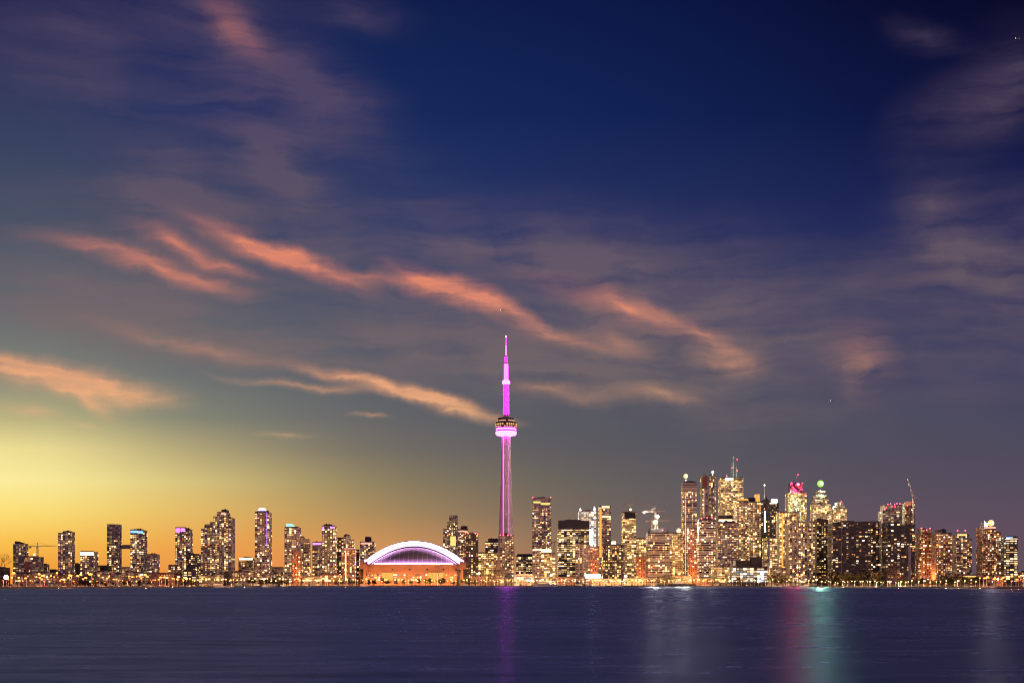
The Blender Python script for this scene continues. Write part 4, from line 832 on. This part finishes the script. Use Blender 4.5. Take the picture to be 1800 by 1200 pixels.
# ------------------------------------------------------------------ boats, tents, billboard, flagpole, point light-tower
HULL = mat('dark_hull', (.05,.05,.06), .4)
def boat(px, Y, ln, label, mast=0, white=True, cabin=True, group='boats moored along the quay'):
    r = thing('boat', label, 'boat', (X(px, Y), Y, 0), 0, group); q = MB(); h_ = ln / 2
    q.loft([[(sx_ * h_ * k, yy * ln * .14 * w_, z_) for sx_, yy in ((-1, -1), (.55, -1), (1.15, 0), (.55, 1), (-1, 1))] for k, w_, z_ in ((.86, .7, -.3), (1, 1, ln * .09))]); q.build('hull', HULLW if white else HULL, r)
    if cabin:
        q = MB(); q.box(-h_ * .6, h_ * .35, -ln * .09, ln * .09, ln * .09, ln * .19, 0, None, -h_ * .55, h_ * .2); q.build('cabin', HULLW, r)
        q = MB(); q.box(-h_ * .5, h_ * .2, -ln * .095, -ln * .088, ln * .125, ln * .16); q.build('window', WM['cream', 'mid'][0], r)
    if mast:
        q = MB(); q.bar((0, 0, ln * .09), (0, 0, mast), .18, 0, 5, .1); q.bar((0, 0, ln * .22), (-h_ * .8, 0, ln * .24), .14); q.build('mast', STEEL, r)
HULLW = mat('pale_hull', (.34,.34,.37), .5)
for px, ln, mast, wh_, lb in ((466, 13, 0, 1, 'small white motor boat by the low white-lit pavilion'), (499, 12, 16, 0, 'dark sailing boat off the red-lit brick block'), (640, 14, 0, 1, 'small white boat off the left end of the stadium'),
      (957, 42, 0, 1, 'long white ferry at the quay below the white tents'), (992, 14, 18, 0, 'dark sailing boat right of the white ferry'), (1051, 15, 17, 1, 'white sailing boat below the bright billboard'), (1085, 16, 19, 1, 'white sailing boat below the wide dark grid condo'),
      (1197, 44, 0, 0, 'long low dark barge below the quay flagpole'), (1352, 12, 14, 1, 'white sailing boat at the right end of the black-roofed terminal'), (1364, 12, 0, 1, 'white motor boat moored left of the two marina launches'), (1373, 11, 0, 1, 'pale launch in the middle of the marina row'), (1383, 12, 15, 1, 'white sailing boat at the right end of the marina row'),
      (1418, 18, 0, 1, 'lit white tour boat below the broad pale-pier condo'), (1745, 11, 0, 1, 'white motor boat below the rightmost towers'), (385, 24, 0, 1, 'white tour boat below the great stepped tower'), (820, 20, 0, 0, 'dark tug off the point right of the stadium')):
    boat(px, shore_y(px) - 8 - ln * .15, ln, lb, mast, bool(wh_))
TENT = mat('white_canvas', (.8,.8,.78), .6); q = MB(); b0 = [(-4.2, -4.2, 3), (4.2, -4.2, 3), (4.2, 4.2, 3), (-4.2, 4.2, 3)]
q.loft([b0, [(-2, -2, 4.4), (2, -2, 4.4), (2, 2, 4.4), (-2, 2, 4.4)], [(-.3, -.3, 8), (.3, -.3, 8), (.3, .3, 8), (-.3, .3, 8)]]); tm_ = q.mesh('roof', TENT)
q = MB(); [q.bar((a, c_, 0), (a, c_, 3), .12) for a in (-4, 4) for c_ in (-4, 4)]; pl = q.mesh('legs', STEEL); q = MB(); q.bar((0, 0, 2.4), (0, 0, 2.9), .5, 0, 8); ll = q.mesh('lamp', EMS['cool'])
for i, nm in enumerate(('leftmost white tent of the row above the ferry', 'second white tent from the left above the ferry', 'third white tent from the left above the ferry', 'rightmost white tent of the row above the ferry')):
    px = 954 + i * 7.2; Y = 2190; r = thing('tent', nm, 'tent', (X(px, Y), Y, GZ), 0, 'white tents above the ferry')
    for n_, me in (('roof', tm_), ('lamp', ll)): o = D.objects.new(n_, me); C.objects.link(o); o.parent = r
    for a in (-4, 4):
        for c_ in (-4, 4): q = MB(); q.bar((a, c_, 0), (a, c_, 3), .12); q.build('leg', STEEL, r)
Y = 2235; r = thing('billboard', 'long bright white lit billboard above the waterfront restaurants', 'billboard', (X(1042, Y), Y, GZ)); w_ = X(1055, Y) - X(1042, Y); z0, z1 = Z(1015, Y) - GZ, Z(1009, Y) - GZ
q = MB(); q.box(-w_, w_, -.4, .4, z0, z1); q.build('panel', EMS['cool'], r); q = MB(); q.box(-w_ - .5, w_ + .5, .41, .9, z0 - .5, z1 + .5); q.build('frame', STEEL, r)
for a in (-.7, 0, .7): q = MB(); q.bar((a * w_, .7, 0), (a * w_, .7, z0), .3); q.build('post', STEEL, r)
Y = 2170; r = thing('flagpole', 'tall dark flagpole on the quay beside the low golden building', 'flagpole', (X(1184.5, Y), Y, GZ)); q = MB(); q.bar((0, 0, 0), (0, 0, Z(986, Y) - GZ), .7, 0, 8, .35); q.build('pole', BLACK, r)
q = MB(); q.ball((0, 0, Z(986, Y) - GZ), .7); q.build('finial', STEEL, r)
Y = 2120; r = thing('control_tower', 'slim dark control tower on the point in front of the stadium right end', 'tower', (X(806.5, Y), Y, GZ)); zt = Z(1000, Y) - GZ
q = MB(); q.lathe([(4.2, 0), (3.0, zt * .2), (2.6, zt * .75), (3.6, zt * .82)], 10); q.build('shaft', CAP, r); q = MB(); q.lathe([(3.8, zt * .82), (4.0, zt * .93), (2.4, zt * .97), (.2, zt)], 10); q.build('cab', BLACK, r)
# ------------------------------------------------------------------ aircraft, far off and at rest in the air
def aircraft(px, py, Y, rz, label):
    r = thing('airliner', label, 'aircraft', (X(px, Y), Y, Z(py, Y)), rz, 'distant airliners in the sky')
    q = MB(); q.loft([[(x_, rr_ * math.cos(2*math.pi*j/10), rr_ * math.sin(2*math.pi*j/10)) for j in range(10)] for x_, rr_ in ((-18, .3), (-12, 1.5), (10, 1.9), (16, 1.5), (19, .3))]); q.build('fuselage', WHITE, r, smooth=True)
    q = MB(); q.box(-3, 4, -17, 17, -1.2, -.8, 0, None, -2, 2); q.build('wing', WHITE, r); q = MB(); q.box(-18, -14, -.25, .25, 1, 7, 0, None, -18, -16); q.build('tail_fin', WHITE, r); q = MB(); q.box(-18, -15, -6, 6, .8, 1.1); q.build('tailplane', WHITE, r)
    lamp_ball(r, 'landing_light', (19, 0, -.5), .7, EMS['white'])
aircraft(884, 545, 11000, R(205), 'tiny airliner with its landing light on, high left of the needle tower tip')
aircraft(1464, 704, 12000, R(170), 'tiny airliner low in the sky above the right half of the skyline')
aircraft(1789, 68, 9000, R(200), 'tiny airliner near the top right corner of the sky')
